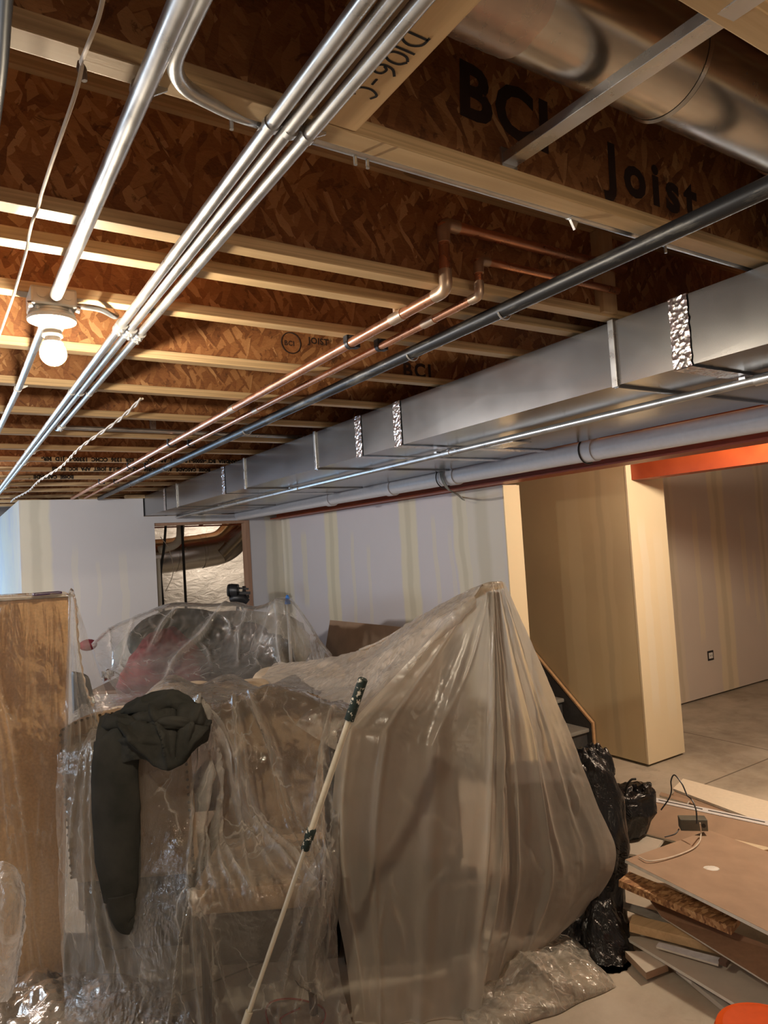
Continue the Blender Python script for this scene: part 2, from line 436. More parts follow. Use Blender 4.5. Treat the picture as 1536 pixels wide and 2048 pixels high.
for i, (a, b) in enumerate(((3.4, 5.0), (6.3, 7.7))):
    m = MB().box(-3.3,-3.24,a,b,1.45,1.49).box(-3.3,-3.24,a,b,2.01,2.05).box(-3.3,-3.24,a,a+.04,1.45,2.05).box(-3.3,-3.24,b-.04,b,1.45,2.05).box(-3.3,-3.24,(a+b)/2-.02,(a+b)/2+.02,1.45,2.05)
    struct('window_%d' % (i+1), m, WHITEPAINT)
struct('door_2', MB().box(-2.5,-2.42,11.02,11.1,0,2.2).box(-.18,-.10,11.02,11.1,0,2.2).box(-2.5,-.10,11.02,11.1,2.12,2.2).box(-1.34,-1.26,11.04,11.1,0,2.12), WHITEPAINT)
# doorway: wooden jamb stud on the right side
struct('door_1', MB().box(2.925, 2.972, YF-.004, YF+.118, 0, 2.132).box(1.925, 2.925, YF+.01, YF+.118, 2.105, 2.133), mat_wood('jamb_wood', (.33,.19,.13), (.45,.28,.19), 'z', lam=False, knots=False))

# ------------------------------------------------------------------ I-joists
def text_mb(s, size, origin, rx, ry, align='LEFT', space=1.0, shear=0.0, bold=0.0):
    cu = bpy.data.curves.new('txt', 'FONT'); cu.body = s; cu.size = size; cu.align_x = align; cu.space_character = space; cu.shear = shear; cu.offset = bold*size/.14*.4; cu.resolution_u = 3
    o = bpy.data.objects.new('txt', cu); COL.objects.link(o)
    dg = bpy.context.evaluated_depsgraph_get(); dg.update()
    me = bpy.data.meshes.new_from_object(o.evaluated_get(dg))
    m = MB(); rx = Vector(rx); ry = Vector(ry); og = Vector(origin)
    m.add([og + rx*v.co.x + ry*v.co.y for v in me.vertices], [tuple(p.vertices) for p in me.polygons])
    bpy.data.objects.remove(o); bpy.data.meshes.remove(me); bpy.data.curves.remove(cu)
    return m
JX0, JX1 = -3.1, 3.5
JY = [.457, .94, 1.42, 1.582, 1.878, 2.352, 2.85, 3.385, 3.93, 4.43, 4.925, 5.43, 5.93, 6.43, 6.93, 7.55, 8.05, 8.55]
FW_ = .044; FH = .0286
JL = ['wooden I-joist nearest the camera, in the top right corner above the round silver duct',
 'second wooden I-joist from the camera, with large black print on its web',
 'third wooden I-joist from the camera, first of the close pair behind the copper elbows',
 'fourth wooden I-joist from the camera, second of the close pair',
 'fifth wooden I-joist from the camera, the one the bare bulb fixture is fixed to',
 'sixth wooden I-joist from the camera, directly behind the glowing bulb',
 'seventh wooden I-joist from the camera, crossed by the triple conduit strap',
 'eighth wooden I-joist from the camera, with the twisted cable end beside it',
 'ninth wooden I-joist from the camera, in front of the branching conduit',
 'tenth wooden I-joist from the camera, in unlit bay past the branching conduit',
 'eleventh wooden I-joist from the camera, printed with 1336 on its flange',
 'twelfth wooden I-joist from the camera, printed with 1.8 JOIST on its flange',
 'thirteenth wooden I-joist from the camera, with bold print near the left conduits',
 'fourteenth wooden I-joist from the camera, two short of the far wall',
 'fifteenth wooden I-joist from the camera, the last before the far drywall',
 'wooden I-joist just behind the top of the far drywall', 'I-joist over the room behind the doorway, nearer one', 'I-joist over the room behind the doorway, farther one']
proto = empty('floor_joist', (0, JY[1], FLZ), JL[1], 'joist', 'I-joists of the ceiling')
y = JY[1]
MB().box(JX0, JX1, y, y+FW_, FLZ, FLZ+FH).build('bottom_flange', FLANGE, proto, bevel=.002)
MB().box(JX0, JX1, y+FW_/2-.005, y+FW_/2+.005, FLZ+FH-.004, FLZ+.302-FH+.004).build('web', OSB, proto)
MB().box(JX0, JX1, y, y+FW_, FLZ+.302-FH, FLZ+.302).build('top_flange', FLANGE, proto)
joists = []
for i, yy in enumerate(JY):
    if i == 1: joists.append(proto); continue
    c = copy_tree(proto); c.location = ((-.0, yy, FLZ)); c['label'] = JL[i]; joists.append(c)
# the OSB differs from joist to joist: shift each web along by sliding the copies a little in x
for i, c in enumerate(joists):
    if i != 1: c.location.x = [-.31, 0, .22, -.18, .07, -.27, .15, -.11, .3, -.2, .05, .25, -.3, .1, -.05, .2, -.15, .12][i]*.5
def web_text(j, s, size, x, z, tilt=0.0, mat=INK2, space=1.1):
    yy = JY[j]+FW_/2-.0058; a = math.radians(tilt)
    text_mb(s, size, (x, yy, z), (math.cos(a),0,math.sin(a)), (-math.sin(a),0,math.cos(a)), space=space, bold=.012).build('printed_lettering', mat, joists[j])
web_text(1, 'BCI', .150, .835, FLZ+.118, -4)
web_text(1, 'Joist', .14, 1.25, FLZ+.075, -2, space=1.3)
q_ = on(582,684,1,JY[5]+.016); pts_ = [Vector((q_.x+.040*math.cos(a_), JY[5]+FW_/2-.0062, q_.z-.004+.040*math.sin(a_))) for a_ in np.linspace(0, 2*math.pi, 33)]
MB().tube(pts_, .0022, 6).build('printed_stamp', INK2, joists[5])
web_text(5, 'BCI', .026, q_.x-.028, q_.z-.014, 0)
web_text(5, 'JOIST', .034, q_.x+.075, q_.z+.004, 0)
q_ = on(806,742,1,JY[5]+.016); web_text(5, 'BCI', .085, q_.x, q_.z-.02, 0, space=1.25)
def flange_text(j, s, size, xr, mat=INK):
    yy = JY[j]-.0012
    text_mb(s, size, (xr, yy, FLZ+FH-.0022), (-1,0,0), (0,0,-1), space=1.05, bold=.022).build('printed_lettering', mat, joists[j])
flange_text(10, 'ALEXANDRIA  BCI*-4500S-1.8  JOIST  APA  ICC  ES  ESR  1336  CCMC  13300-R  J1D  MR-', .0345, 1.98)
flange_text(11, 'BOISE  CASCADE   ALEXANDRIA  BCI*-4500S-1.8  JOIST  APA  ICC  ES  ES', .0345, 1.87)
flange_text(12, 'BOISE  CASCADE  *', .036, .93)
# upside-down print on the top flange edge behind the round duct
q_ = on(1352,245,1,JY[1]-.0012); text_mb('1.8 E   788 MR-1336', .026, (q_.x, JY[1]-.0012, FLZ+.302-FH+.005), (1,0,0), (0,0,1), space=1.1, bold=.01).build('printed_lettering', INK, joists[1])

# blocking timber D106-C between the two nearest joists
blk = MB().box(.530, .598, JY[0]+FW_+.002, JY[1]-.001, FLZ+.001, FLZ+.105).build('blocking_timber', LUMBER, bevel=.003)
tag(blk, 'short pine blocking timber marked D106-C in black marker, between the two nearest joists', 'timber')
def stroke_text(strokes, parent, org, rx, ry, w, size, name, mat):
    m = MB(); org = Vector(org); rx = Vector(rx); ry = Vector(ry); nrm = rx.cross(ry)
    for s in strokes:
        pts = [org + rx*(p[0]*size) + ry*(p[1]*size) for p in s]
        pts = spline(pts, 4) if len(pts) > 2 else pts
        b = len(m.v)
        for i, p in enumerate(pts):
            q = pts[min(i+1, len(pts)-1)] - pts[max(i-1, 0)]
            side = nrm.cross(q).normalized()*w/2
            m.v.append(tuple(p+side+nrm*.0008)); m.v.append(tuple(p-side+nrm*.0008))
        for i in range(len(pts)-1): m.f.append((b+2*i, b+2*i+1, b+2*i+3, b+2*i+2))
    return m.build(name, mat, parent)
S = [[(0,0),(0.02,1)], [(-.1,1),(.35,.95),(.55,.5),(.35,.05),(-.08,0)],
     [(.85,0),(.87,1)],
     [(1.35,1),(1.12,.75),(1.12,.2),(1.4,.0),(1.62,.3),(1.62,.75),(1.38,1)],
     [(2.3,1),(1.98,.7),(1.92,.25),(2.12,0),(2.4,.12),(2.38,.42),(2.12,.5),(1.97,.3)],
     [(2.75,.45),(3.15,.45)],
     [(3.95,.85),(3.65,1),(3.42,.6),(3.5,.12),(3.8,0),(4.0,.12)]]
stroke_text(S, blk, (.542, .712, FLZ+.001), (0,1,0), (1,0,0), .0042, .036, 'handwritten_marking', INK)
# vertical stiffener in the bay behind the copper risers
tag(MB().box(1.77, 1.835, JY[2]-.0155, JY[2]+.0165, FLZ+FH-.02, FLZ+.27).build('web_stiffener', mat_wood('stiffener_wood', (.45,.28,.14), (.6,.42,.24), 'z', lam=False)), 'short upright pine block fixed to the joist web right of the copper elbows', 'timber')
# blocks of lumber on top of far wall
tag(MB().box(1.64, 1.83, YF-.05, YF+.04, 2.396, 2.43).build('wood_block', LUMBERX, bevel=.002), 'small pine block over the far wall beside the rectangular duct', 'timber')
tag(MB().box(1.2, 1.40, YF-.05, YF+.04, 2.396, 2.43).build('wood_block', LUMBERX, bevel=.002), 'small pine block over the far wall behind the twisted cable', 'timber')

# ------------------------------------------------------------------ pipes and conduits under the joists
def strap_at(parent, x, y, z, r, mat=STRAP, tab=1, name='strap', wd=.012):
    m = MB()
    m.tube([(x, y-wd/2, z), (x, y+wd/2, z)], r+.0022, 14)
    m.hexa([(x+tab*r*.6, y-.002, FLZ-.002-r*1.4), (x+tab*(r+.022), y-.002, FLZ-.004), (x+tab*(r+.022), y+.002, FLZ-.004), (x+tab*r*.6, y+.002, FLZ-.002-r*1.4),
            (x+tab*r*.6, y-.002, FLZ-.001), (x+tab*(r+.022), y-.002, FLZ-.0005), (x+tab*(r+.022), y+.002, FLZ-.0005), (x+tab*r*.6, y+.002, FLZ-.001)])
    return m.build(name, mat, parent, smooth=True)
def conduit_coupling(parent, x, y, z, r, name='coupling'):
    m = MB()
    m.tube([(x, y-.028, z), (x, y+.028, z)], r+.003, 14)
    for dy in (-.016, .016): m.tube([(x, y+dy, z-r-.001), (x, y+dy, z-r-.011)], .0045, 8)
    for dy in (-.026, 0, .026): m.tube([(x, y+dy-.003, z), (x, y+dy+.003, z)], r+.005, 14)
    return m.build(name, STRAP, parent, smooth=True)

cr = .0115; cz = FLZ-cr-.003
trip = [(.455, 'left'), (.487, 'middle'), (.519, 'right')]
for k, (cx, nm) in enumerate(trip):
    far = 7.3 if k < 2 else 3.74
    lab = {'left': 'steel conduit, left one of the bundle of three running down the room',
           'middle': 'steel conduit, middle one of the bundle of three',
           'right': 'steel conduit, right one of the bundle of three, ending in a sideways bend'}[nm]
    root = empty('electrical_conduit', (cx, -1.0, cz), lab, 'conduit', 'three parallel conduits')
    if k < 2: pts = [(cx, -1.5, cz), (cx-.004*k, 2.2, cz), (cx-.01*k, far, cz)]
    else: pts = fillet([(cx, -1.5, cz), (cx, 3.70, cz), (cx, 3.83, FLZ+.024), (2.0, 3.86, FLZ+.024)], .06)
    MB().tube(pts, cr, 16).build('tube', EMT, root, smooth=True)
    yc = 2.04 + .03*k - .02
    conduit_coupling(root, cx, yc, cz, cr)
    for j in ([1, 6, 9, 10, 13] if k < 2 else [1, 6]): strap_at(root, cx, JY[j]+.02, cz, cr)
    if k == 2: conduit_coupling(root, cx, 3.60, cz, cr)
root = empty('electrical_conduit', (.262, -1.0, cz), 'thicker steel conduit at left that feeds the bulb fixture box', 'conduit')
MB().tube([(.262,-1.5,cz), (.259,1.80,cz-.012)], .0145, 16).build('tube', EMT, root, smooth=True)
strap_at(root, .262, JY[1]+.03, cz, .0145)
root = empty('electrical_conduit', (.262, 1.93, cz), 'steel conduit leaving the far side of the bulb fixture box toward lower left', 'conduit')
MB().tube([(.262,1.925,cz-.004), (.272,2.85,cz), (.245,7.3,cz)], .0115, 16).build('tube', EMT, root, smooth=True)
strap_at(root, .2705, JY[6]+.02, cz, .0115)
root = empty('electrical_conduit', (.28, -1.0, cz), 'steel conduit beside the fixture feed that bends right along the second joist', 'conduit')
MB().tube(fillet([(.287,-1.5,cz), (.283,.93,cz), (.405,.990,FLZ+.006), (.47,.9975,FLZ+.0115), (2.6,.9975,FLZ+.0115)], .075, 10), .0115, 16).build('tube', EMT, root, smooth=True)
for xx in (.405, .63, .655, 1.50): 
    MB().tube([(xx,.9975,FLZ+.002),(xx,.9975,FLZ-.016)], .0035, 8).build('clamp_screw', STRAP, root, smooth=True)
yq = .9975; zq = FLZ+.0115
bx = MB().tube([(1.18-.014,yq,zq),(1.18+.014,yq,zq)], .0135, 14); bx.add([(1.166,yq-.003,zq-.01),(1.194,yq-.003,zq-.01),(1.18,yq-.003,zq-.034),(1.166,yq+.003,zq-.01),(1.194,yq+.003,zq-.01),(1.18,yq+.003,zq-.034)], [(0,1,2),(5,4,3),(0,2,5,3),(1,4,5,2)])
bx.build('pointed_clip', STRAP, root)

# copper supply pipes with elbows and risers
def copper(xa, yel, r, riser_z, rx_end, label, hang_js, ry):
    zc = FLZ - .024
    root = empty('copper_pipe', (xa, yel, zc), label, 'pipe', 'copper water pipes')
    MB().tube([(xa, 7.38, zc), (xa, yel+r*1.6, zc)], r, 16).build('tube', COPPER, root, smooth=True)
    MB().tube(fillet([(xa, yel+r*3.2, zc), (xa, yel, zc), (xa, yel, zc+r*3.4)], r*1.8, 8), r+.002, 16).build('elbow', SOLDER, root, smooth=True)
    MB().tube([(xa, yel, zc+r*2), (xa, ry, riser_z)], r*.97, 16).build('riser', COPPER, root, smooth=True)
    MB().tube(fillet([(xa, ry, riser_z-r*3.2), (xa, ry, riser_z), (xa+r*3.2, ry, riser_z)], r*1.8, 8), r+.002, 16).build('elbow', SOLDER, root, smooth=True)
    MB().tube([(xa+r*2, ry, riser_z), (rx_end, ry, riser_z)], r*.95, 16).build('branch', COPPER, root, smooth=True)
    for yy in (1.62, 2.95): MB().tube([(xa, yy-.03, zc), (xa, yy+.03, zc)], r+.0018, 16).build('coupling', SOLDER, root, smooth=True)
    for j in hang_js:
        m = MB().tube([(xa, JY[j]+.008, zc), (xa, JY[j]+.026, zc)], r+.003, 16)
        m.box(xa-r-.002, xa-r+.006, JY[j]+.006, JY[j]+.03, zc, FLZ-.0005); m.box(xa+r*.2, xa+r+.014, JY[j]+.004, JY[j]+.03, zc-r*.9, FLZ-.0005)
        m.build('hanger', BLACK, root, smooth=True)
    return root
ca = copper(1.135, 1.392, .0155, FLZ+.150, 1.86, 'thicker copper pipe on the left of the pair, turning up at an elbow', [4, 8, 10, 12], 1.388)
MB().tube([(1.135,1.63,FLZ-.02),(1.135,1.63,FLZ+.10)], .0075, 12).build('tee_branch', SOLDER, ca, smooth=True)
copper(1.247, 1.390, .0115, FLZ+.073, 1.82, 'thinner copper pipe on the right of the pair, next to the black iron pipe', [4, 8, 10, 12], 1.386)
# black iron gas pipe
zi = FLZ - .030
root = empty('gas_pipe', (1.38, 0, zi), 'black iron gas pipe with worn mill scale running beside the copper pipes', 'pipe')
MB().tube([(1.372,-1.5,zi), (1.385,7.38,zi)], .021, 20).build('tube', IRON, root, smooth=True)
for j, yy in ((2,0),(4,0),(7,0),(10,0),(12,0)):
    p = [(1.38+.026*math.cos(a), JY[j]+.02, zi+.026*math.sin(a)) for a in np.linspace(math.radians(200), math.radians(345), 9)] + [(1.407, JY[j]+.02, FLZ-.001)]
    MB().tube(p, .003, 8).build('hook', STRAP, root, smooth=True)

# ------------------------------------------------------------------ sheet metal duct
DX0, DX1, DZ0, DZ1 = 1.83, 2.93, FLZ-.217, FLZ-.012
root = empty('rectangular_duct', (DX0, 3, DZ0), 'long rectangular galvanized duct crossing the picture from far wall to right edge', 'duct')
seams = [-1.5, -.3, 1.19, 1.427, 2.664, 3.022, 3.503, 4.587, 5.02, 6.225, 6.627, 7.62]
for a, b in zip(seams[:-1], seams[1:]):
    DX1 = 2.74 if a < 2.6 else 2.78
    # each section: slightly cross broken faces
    m = MB(); ym = (a+b)/2; e = .004
    m.add([(DX0,a,DZ0),(DX0,b,DZ0),(DX0,b,DZ1),(DX0,a,DZ1),(DX0-e*.15,ym,(DZ0+DZ1)/2),(DX1,a,DZ0),(DX1,b,DZ0),(DX1,b,DZ1),(DX1,a,DZ1),((DX0+DX1)/2,ym,DZ0-.0025)],
          [(0,1,4),(1,2,4),(2,3,4),(3,0,4),(0,9,1),(1,9,6),(6,9,5),(5,9,0),(5,6,7,8),(2,7,8,3),(0,3,8,5),(1,6,7,2)])
    m.build('section', GALV, root)
for i, s_ in enumerate(seams[1:-1]):
    DX1 = 2.74 if s_ < 2.6 else 2.78
    taped = i in (1, 3, 4, 7, 9)
    for_w = .03 if taped else .010
    if taped:
        n = 14; A = []
        for q, (p0, p1) in enumerate([((DX0-.003, DZ1+.002), (DX0-.003, DZ0-.003)), ((DX0-.003, DZ0-.003), (DX1+.003, DZ0-.005))]):
            nn = 16 if q == 0 else 50
            g_ = np.zeros((nn, 6, 3))
            for u in range(nn):
                for v_ in range(6):
                    tt = u/(nn-1); x = p0[0]+(p1[0]-p0[0])*tt; z = p0[1]+(p1[1]-p0[1])*tt
                    yy = s_-for_w+2*for_w*v_/5 + .004*mn.noise(Vector((u*.9, v_*.1, i*3)))
                    k = .003*mn.noise(Vector((u*1.3, v_*2.1, i)))
                    g_[u, v_] = (x+(k-.002 if q == 0 else 0), yy, z-(abs(k)+.002 if q else 0))
            A.append(g_)
        m = MB(); m.grid(A[0]); m.grid(A[1]); m.build('foil_tape_band', FOIL, root)
    if taped: continue
    m = MB().box(DX0-.009, DX0+.001, s_-.011, s_+.011, DZ0-.006, DZ1+.006)
    m.build('drive_cleat', STRAP, root, bevel=.002)
    MB().box(DX0, DX1, s_-.008, s_+.008, DZ0-.009, DZ0+.001).build('slip_joint', GALV, root, bevel=.002)
pr = on(1015, 888, 2, DZ0-.004)
MB().box(pr.x-.06, pr.x+.06, pr.y-.10, pr.y+.10, DZ0-.010, DZ0-.006).build('foil_patch', STRAP, root)
text_mb('-- --', .04, (pr.x-.02, pr.y-.05, DZ0-.0108), (0,1,0), (1,0,0)).build('patch_print', INK, root)
# conduit hugging the underside of the duct
xb = 2.13; zb = DZ0-.0250
root = empty('electrical_conduit', (xb, 2, zb), 'long thin steel conduit fixed under the rectangular duct', 'conduit')
MB().tube([(xb-.02,-1.5,zb),(xb,1.2,zb),(xb+.03,7.4,zb)], .0145, 20).build('tube', EMT, root, smooth=True)
for yy in (1.12, 2.70, 4.42, 5.9):
    MB().tube([(xb+.003*yy,yy-.03,zb),(xb+.003*yy,yy+.03,zb)], .0185, 16).build('coupling', STRAP, root, smooth=True)
    MB().box(xb-.02,xb+.02,yy+.05,yy+.07,zb+.008,DZ0-.009).build('strap', STRAP, root)

# round duct in the first bay
yr, zr, rr = .716, FLZ+.148, .088
root = empty('round_duct', (.95, yr, zr), 'round silver duct between the two nearest joists at the top right', 'duct')
MB().tube([(x, yr, zr) for x in (.60, 1.13)], rr, 48, caps=False).build('section', GALVR, root, smooth=True)
MB().tube([(x, yr, zr) for x in (1.11, 2.6)], rr-.003, 48, caps=False).build('section', GALVR, root, smooth=True)
MB().tube([(1.118, yr, zr), (1.124, yr, zr), (1.130, yr, zr)], [rr+.001, rr+.005, rr+.001], 48, caps=False).build('bead', GALVR, root, smooth=True)
for xx in (1.55,): MB().tube([(xx-.006, yr, zr), (xx, yr, zr), (xx+.006, yr, zr)], [rr-.002, rr+.002, rr-.002], 48, caps=False).build('bead', GALVR, root, smooth=True)
m = MB(); A = np.zeros((10, 25, 3))
for i in range(10):
    for j in range(25):
        a = math.radians(150+240*j/24); rad = rr+.002+.002*mn.noise(Vector((i*.8, j*.7, 0)))
        A[i, j] = (.61+.16*i/9+.004*mn.noise(Vector((i, j*.5, 4))), yr+rad*math.cos(a), zr+rad*math.sin(a))
m.grid(A).build('foil_tape_band', mat_steel('dull_foil', (.60,.50,.44), .3, .8, amt=.2), root, smooth=True)
# hanger strut under it
m = MB()
a = Vector((.955, .955, FLZ+.045)); b = Vector((.905, .44, FLZ-.003))
m.beam(a, b, .034, .003); d = (b-a)
m.beam(a+Vector((-.016,0,.008)), b+Vector((-.016,0,.008)), .003, .018); m.beam(a+Vector((.016,0,.008)), b+Vector((.016,0,.008)), .003, .018)
st_ = m.build('duct_hanger', STRAP)
MB().box(.935, .975, .952, .957, FLZ+.01, FLZ+.075).build('end_plate', STRAP, st_)
tag(st_, 'galvanized metal channel strut crossing under the round duct at the top right', 'strut')

# PVC drain, red beams
xv, zv = 2.86, FLZ-.252
root = empty('drain_pipe', (xv, 2, zv), 'thick grey-white PVC drain pipe running beneath the rectangular duct', 'pipe')
MB().tube([(xv,-1.5,zv-.012),(xv,7.6,zv+.01)], .054, 32).build('tube', PVC, root, smooth=True)
for yy in (1.32, 2.42, 3.55, 4.3, 5.25): MB().tube([(xv, yy-.04, zv), (xv, yy+.04, zv+.002)], .062, 32).build('hub', PVC, root, smooth=True)
for yy in (2.36, 3.58): MB().tube([(xv+.058*math.cos(a_)*1.14, yy+.085, zv+.058*1.14*math.sin(a_)) for a_ in np.linspace(math.pi*.75, math.pi*2.3, 20)], .004, 8).build('hanger_hook', BLACK, root, smooth=True)
text_mb('--- -- ---- ---  -- --- -----  -- ---- --  ---', .020, (xv-.0515, 1.55, zv-.022), (0,1,0), (.3,0,.95)).build('printed_lettering', INK2, root)
text_mb('-- --- ----- -- ---  ---- -- --', .018, (xv-.0515, 2.6, zv-.022), (0,1,0), (.3,0,.95)).build('printed_lettering', INK2, root)
def ibeam(name, x0, x1, z0, z1, y0, y1, label):
    xm = (x0+x1)/2
    m = MB().box(x0,x1,y0,y1,z0,z0+.012).box(x0,x1,y0,y1,z1-.012,z1).box(xm-.005,xm+.005,y0,y1,z0+.011,z1-.011)
    o = m.build(name, REDSTEEL, bevel=.0015); return tag(o, label, 'beam')
ibeam('steel_beam', 3.23, 3.40, 2.132, FLZ-.003, -1.5, YF+.11, 'dark red steel beam above the right drywall and stair opening')
b2 = ibeam('steel_beam', 4.44, 4.60, 2.132, 2.27, -1.5, 3.388, 'bright orange-red lit steel beam at the right, ending at the stair wall')
MB().box(4.436,4.444,-1.5,3.388,2.132,2.262).build('side_plate', REDSTEEL, b2, bevel=.001)
ibeam('steel_beam', 2.0, 3.4, 2.12, 2.2, 8.2, 8.34, 'dark red beam seen through the doorway')

# ------------------------------------------------------------------ bare bulb fixture
fx, fy = .2575, 1.868
root = empty('ceiling_light', (fx, fy, FLZ-.05), 'bare glowing bulb in a white porcelain lampholder on a steel box', 'light')
BOXM = mat_steel('box_steel', (.50,.49,.45), .45, .75, streak=(10,10,10))
h = .052
m = MB().box(fx-h,fx+h,fy-h,fy+h,FLZ-.047,FLZ-.0005)
jb = m.build('junction_box', BOXM, root, bevel=.006)
MB().tube([(fx-.028,fy-h-.0015,FLZ-.02),(fx-.028,fy-h,FLZ-.02)], .011, 20).build('knockout', BOXM, jb)
MB().tube([(fx+.030,fy-h-.0015,FLZ-.02),(fx+.030,fy-h,FLZ-.02)], .011, 20).build('knockout', BOXM, jb)
PORC = simple('white_porcelain', (.85,.80,.70), .25, var=.02)
MB().lathe([(.050,0),(.050,-.006),(.054,-.009),(.054,-.015)], (fx,fy,FLZ-.046), seg=32).build('mud_ring', BOXM, root, smooth=True)
lh = MB().lathe([(.056,0),(.058,-.004),(.056,-.010),(.030,-.016),(.026,-.026),(.022,-.034),(.022,-.042),(.0235,-.043),(.0235,-.048),(.019,-.049)], (fx,fy,FLZ-.062), seg=36).build('lampholder', PORC, root, smooth=True)
MB().lathe([(.017,0),(.019,-.008),(.024,-.02)], (fx,fy,FLZ-.108), seg=24).build('bulb_neck', simple('bulb_collar', (.85,.82,.75), .4, var=.02), root, smooth=True)
em = NT('bulb_glow'); e = em.n('ShaderNodeEmission'); e.inputs[0].default_value = (1.0, .84, .62, 1); e.inputs[1].default_value = BULB_POWER*3.6; em.l(e.outputs[0], em.out.inputs[0])
pr_ = [(.024,-.02)] + [(.032*math.sin(a_), -.042-.030*math.cos(a_)*1.0) for a_ in np.linspace(math.radians(130), 0.02, 10)][::1]
pr_ = [(.0235,-.018)] + [(.031*math.sin(a_), -.044+.031*math.cos(a_)) for a_ in np.linspace(math.radians(48), math.pi-.02, 12)]
MB().lathe(pr_, (fx,fy,FLZ-.108), seg=20).build('bulb', em.m, root, smooth=True)
for s_ in (-1, 1):
    m = MB().tube([(fx+s_*.036, fy-.036, FLZ-.041), (fx+s_*.036, fy-.036, FLZ-.056)], .005, 10).tube([(fx+s_*.05, fy-.045, FLZ-.048),(fx+s_*.058, fy-.045, FLZ-.05)], .008, 10)
    m.build('screw', STRAP, jb, smooth=True)
MB().tube(spline([(fx+.056,fy-.02,FLZ-.032),(fx+.075,fy-.02,FLZ-.03),(fx+.12,fy+.02,FLZ-.018),(fx+.17,fy+.10,FLZ-.004),(fx+.19,fy+.16,FLZ+.02)], 8), .0075, 12).build('flex_cable', EMT, root, smooth=True)
# __PART2__
# ------------------------------------------------------------------ small things on walls and ceiling
o = on(1421, 1311, 1, YB)
root = empty('electrical_outlet', (o.x, YB, o.z-.06), 'uncovered electrical box low on the tan back wall at the right', 'outlet')
MB().box(o.x-.052,o.x+.052,YB-.004,YB+.03,o.z-.05,o.z+.05).build('box_rim', BLACK, root, bevel=.004)
rc = MB().box(o.x-.034,o.x+.034,YB-.007,YB+.02,o.z-.030,o.z+.030).build('receptacle', WHITEPAINT, root, bevel=.004)
for s_ in (-1, 1): MB().box(o.x+s_*.014-.003,o.x+s_*.014+.003,YB-.0085,YB-.006,o.z-.008,o.z+.008).build('slot', BLACK, rc)
# twisted cable and cords
CORD = simple('tan_cord', (.55,.45,.36), .7); CABLE = simple('cream_cable', (.70,.62,.52), .5)
zt = FLZ-.012
a = on(283, 797, 2, zt); b = on(22, 1004, 2, zt)
for k in (0,):
    m = MB(); n = 150
    for ph in (0, math.pi):
        pts = []
        for i in range(n):
            t = i/(n-1); p = a.lerp(b, t); an = t*95+ph
            pts.append(p + Vector((math.cos(an)*.005+.012*math.sin(t*19), 0, math.sin(an)*.005 - .02*math.sin(t*math.pi))))
        m.tube(pts, .0042, 6)
    o = m.build('twisted_cable', CABLE, smooth=True); tag(o, 'twisted cream electrical cable sagging under the joists toward the far left corner', 'cable')
pts = [on(x, y, 2, FLZ-.03-dz) for x, y, dz in ((212,-30,0),(197,35,.01),(176,90,.015),(163,122,.0),(163,136,0),(150,190,.02),(112,300,.03),(84,385,.01),(78,410,.0),(66,440,.01),(58,472,.0),(52,505,.01),(36,560,.025),(22,605,.03),(-12,700,.03))]
o = MB().tube(spline(pts, 6), .0028, 8).build('hanging_cord', CORD, smooth=True); tag(o, 'thin tan cord running under the joists at upper left', 'cord')
p = on(163, 132, 2, FLZ-.008); MB().tube([p+Vector((-.002,0,.006)), p+Vector((0,0,-.004)), p+Vector((.003,0,-.02))], [.003,.007,.004], 8).build('knot', simple('staple_dark', (.12,.08,.06), .5), o, smooth=True)
pts = [on(x, y, 2, FLZ-.02) for x, y in ((14,-60),(8,40),(5,90),(0,150),(-14,260))]
tag(MB().tube(spline(pts), .0085, 10).build('black_cable', BLACK, smooth=True), 'black cable at the very top left edge', 'cable')
pts = [Vector((2.80,3.62,2.24)), Vector((2.785,3.60,2.17)), Vector((2.83,3.60,2.10)), Vector((2.95,3.66,2.07)), Vector((3.2,3.90,2.05)), Vector((3.38,4.15,2.09))]
for k in range(3):
    oo = MB().tube(spline([q+Vector((0,-.012*k,-.004*k)) for q in pts], 8), .0045, 8).build('grey_cable', simple('grey_cable_%d' % k, (.22,.23,.22), .5), smooth=True)
    tag(oo, 'dark grey cable looped under the drain pipe into the top of the drywall', 'cable', 'cables looped under the drain pipe')
o = on(303, 851, 1, JY[8]-.02)
tag(MB().box(o.x-.012,o.x+.018,o.y-.03,o.y,o.z-.03,o.z+.03).build('metal_bracket', STRAP, bevel=.003), 'small metal box bracket in the bay above the branching conduit', 'bracket')

# ------------------------------------------------------------------ room behind the doorway
t = NT('vapour_barrier'); c = t.coord((2,2,5), rot=(0,.7,0)); n1 = t.noise(c, 3.0, 6, .6, .8)
VB = t.principled(t.ramp(n1, [(.3,(.50,.46,.42)), (.7,(.66,.62,.57))]), .25, 0, t.bump(n1, .8, .05), .6)
A = np.zeros((40, 60, 3))
for i in range(40):
    for j in range(60):
        x = 1.2+2.6*j/59; z = .02+2.3*i/39
        A[i, j] = (x, 9.6 + .035*mn.noise(Vector((x*1.6+z*1.4, z*4-x*3, 0))) + .012*mn.noise(Vector((x*9, z*9, 3))), z)
tag(MB().grid(A).build('plastic_vapor_barrier', VB, smooth='all', solid=.004), 'wrinkled whitish plastic sheeting hung on the wall behind the doorway', 'plastic sheet')
root = empty('furnace_duct', (2.5, 8.6, 1.8), 'fat round silver duct with an elbow seen through the doorway', 'duct')
def dw(px, py, Y=8.6): return on(px, py, 1, Y)
rD = .21
MB().tube([dw(255,1118), dw(330,1112), dw(405,1102)], rD, 32, caps=False).build('section', GALVR, root, smooth=True)
MB().tube(fillet([dw(400,1103), dw(448,1095), dw(478,1060)], .25, 8), rD*1.02, 32, caps=False).build('elbow', GALVR, root, smooth=True)
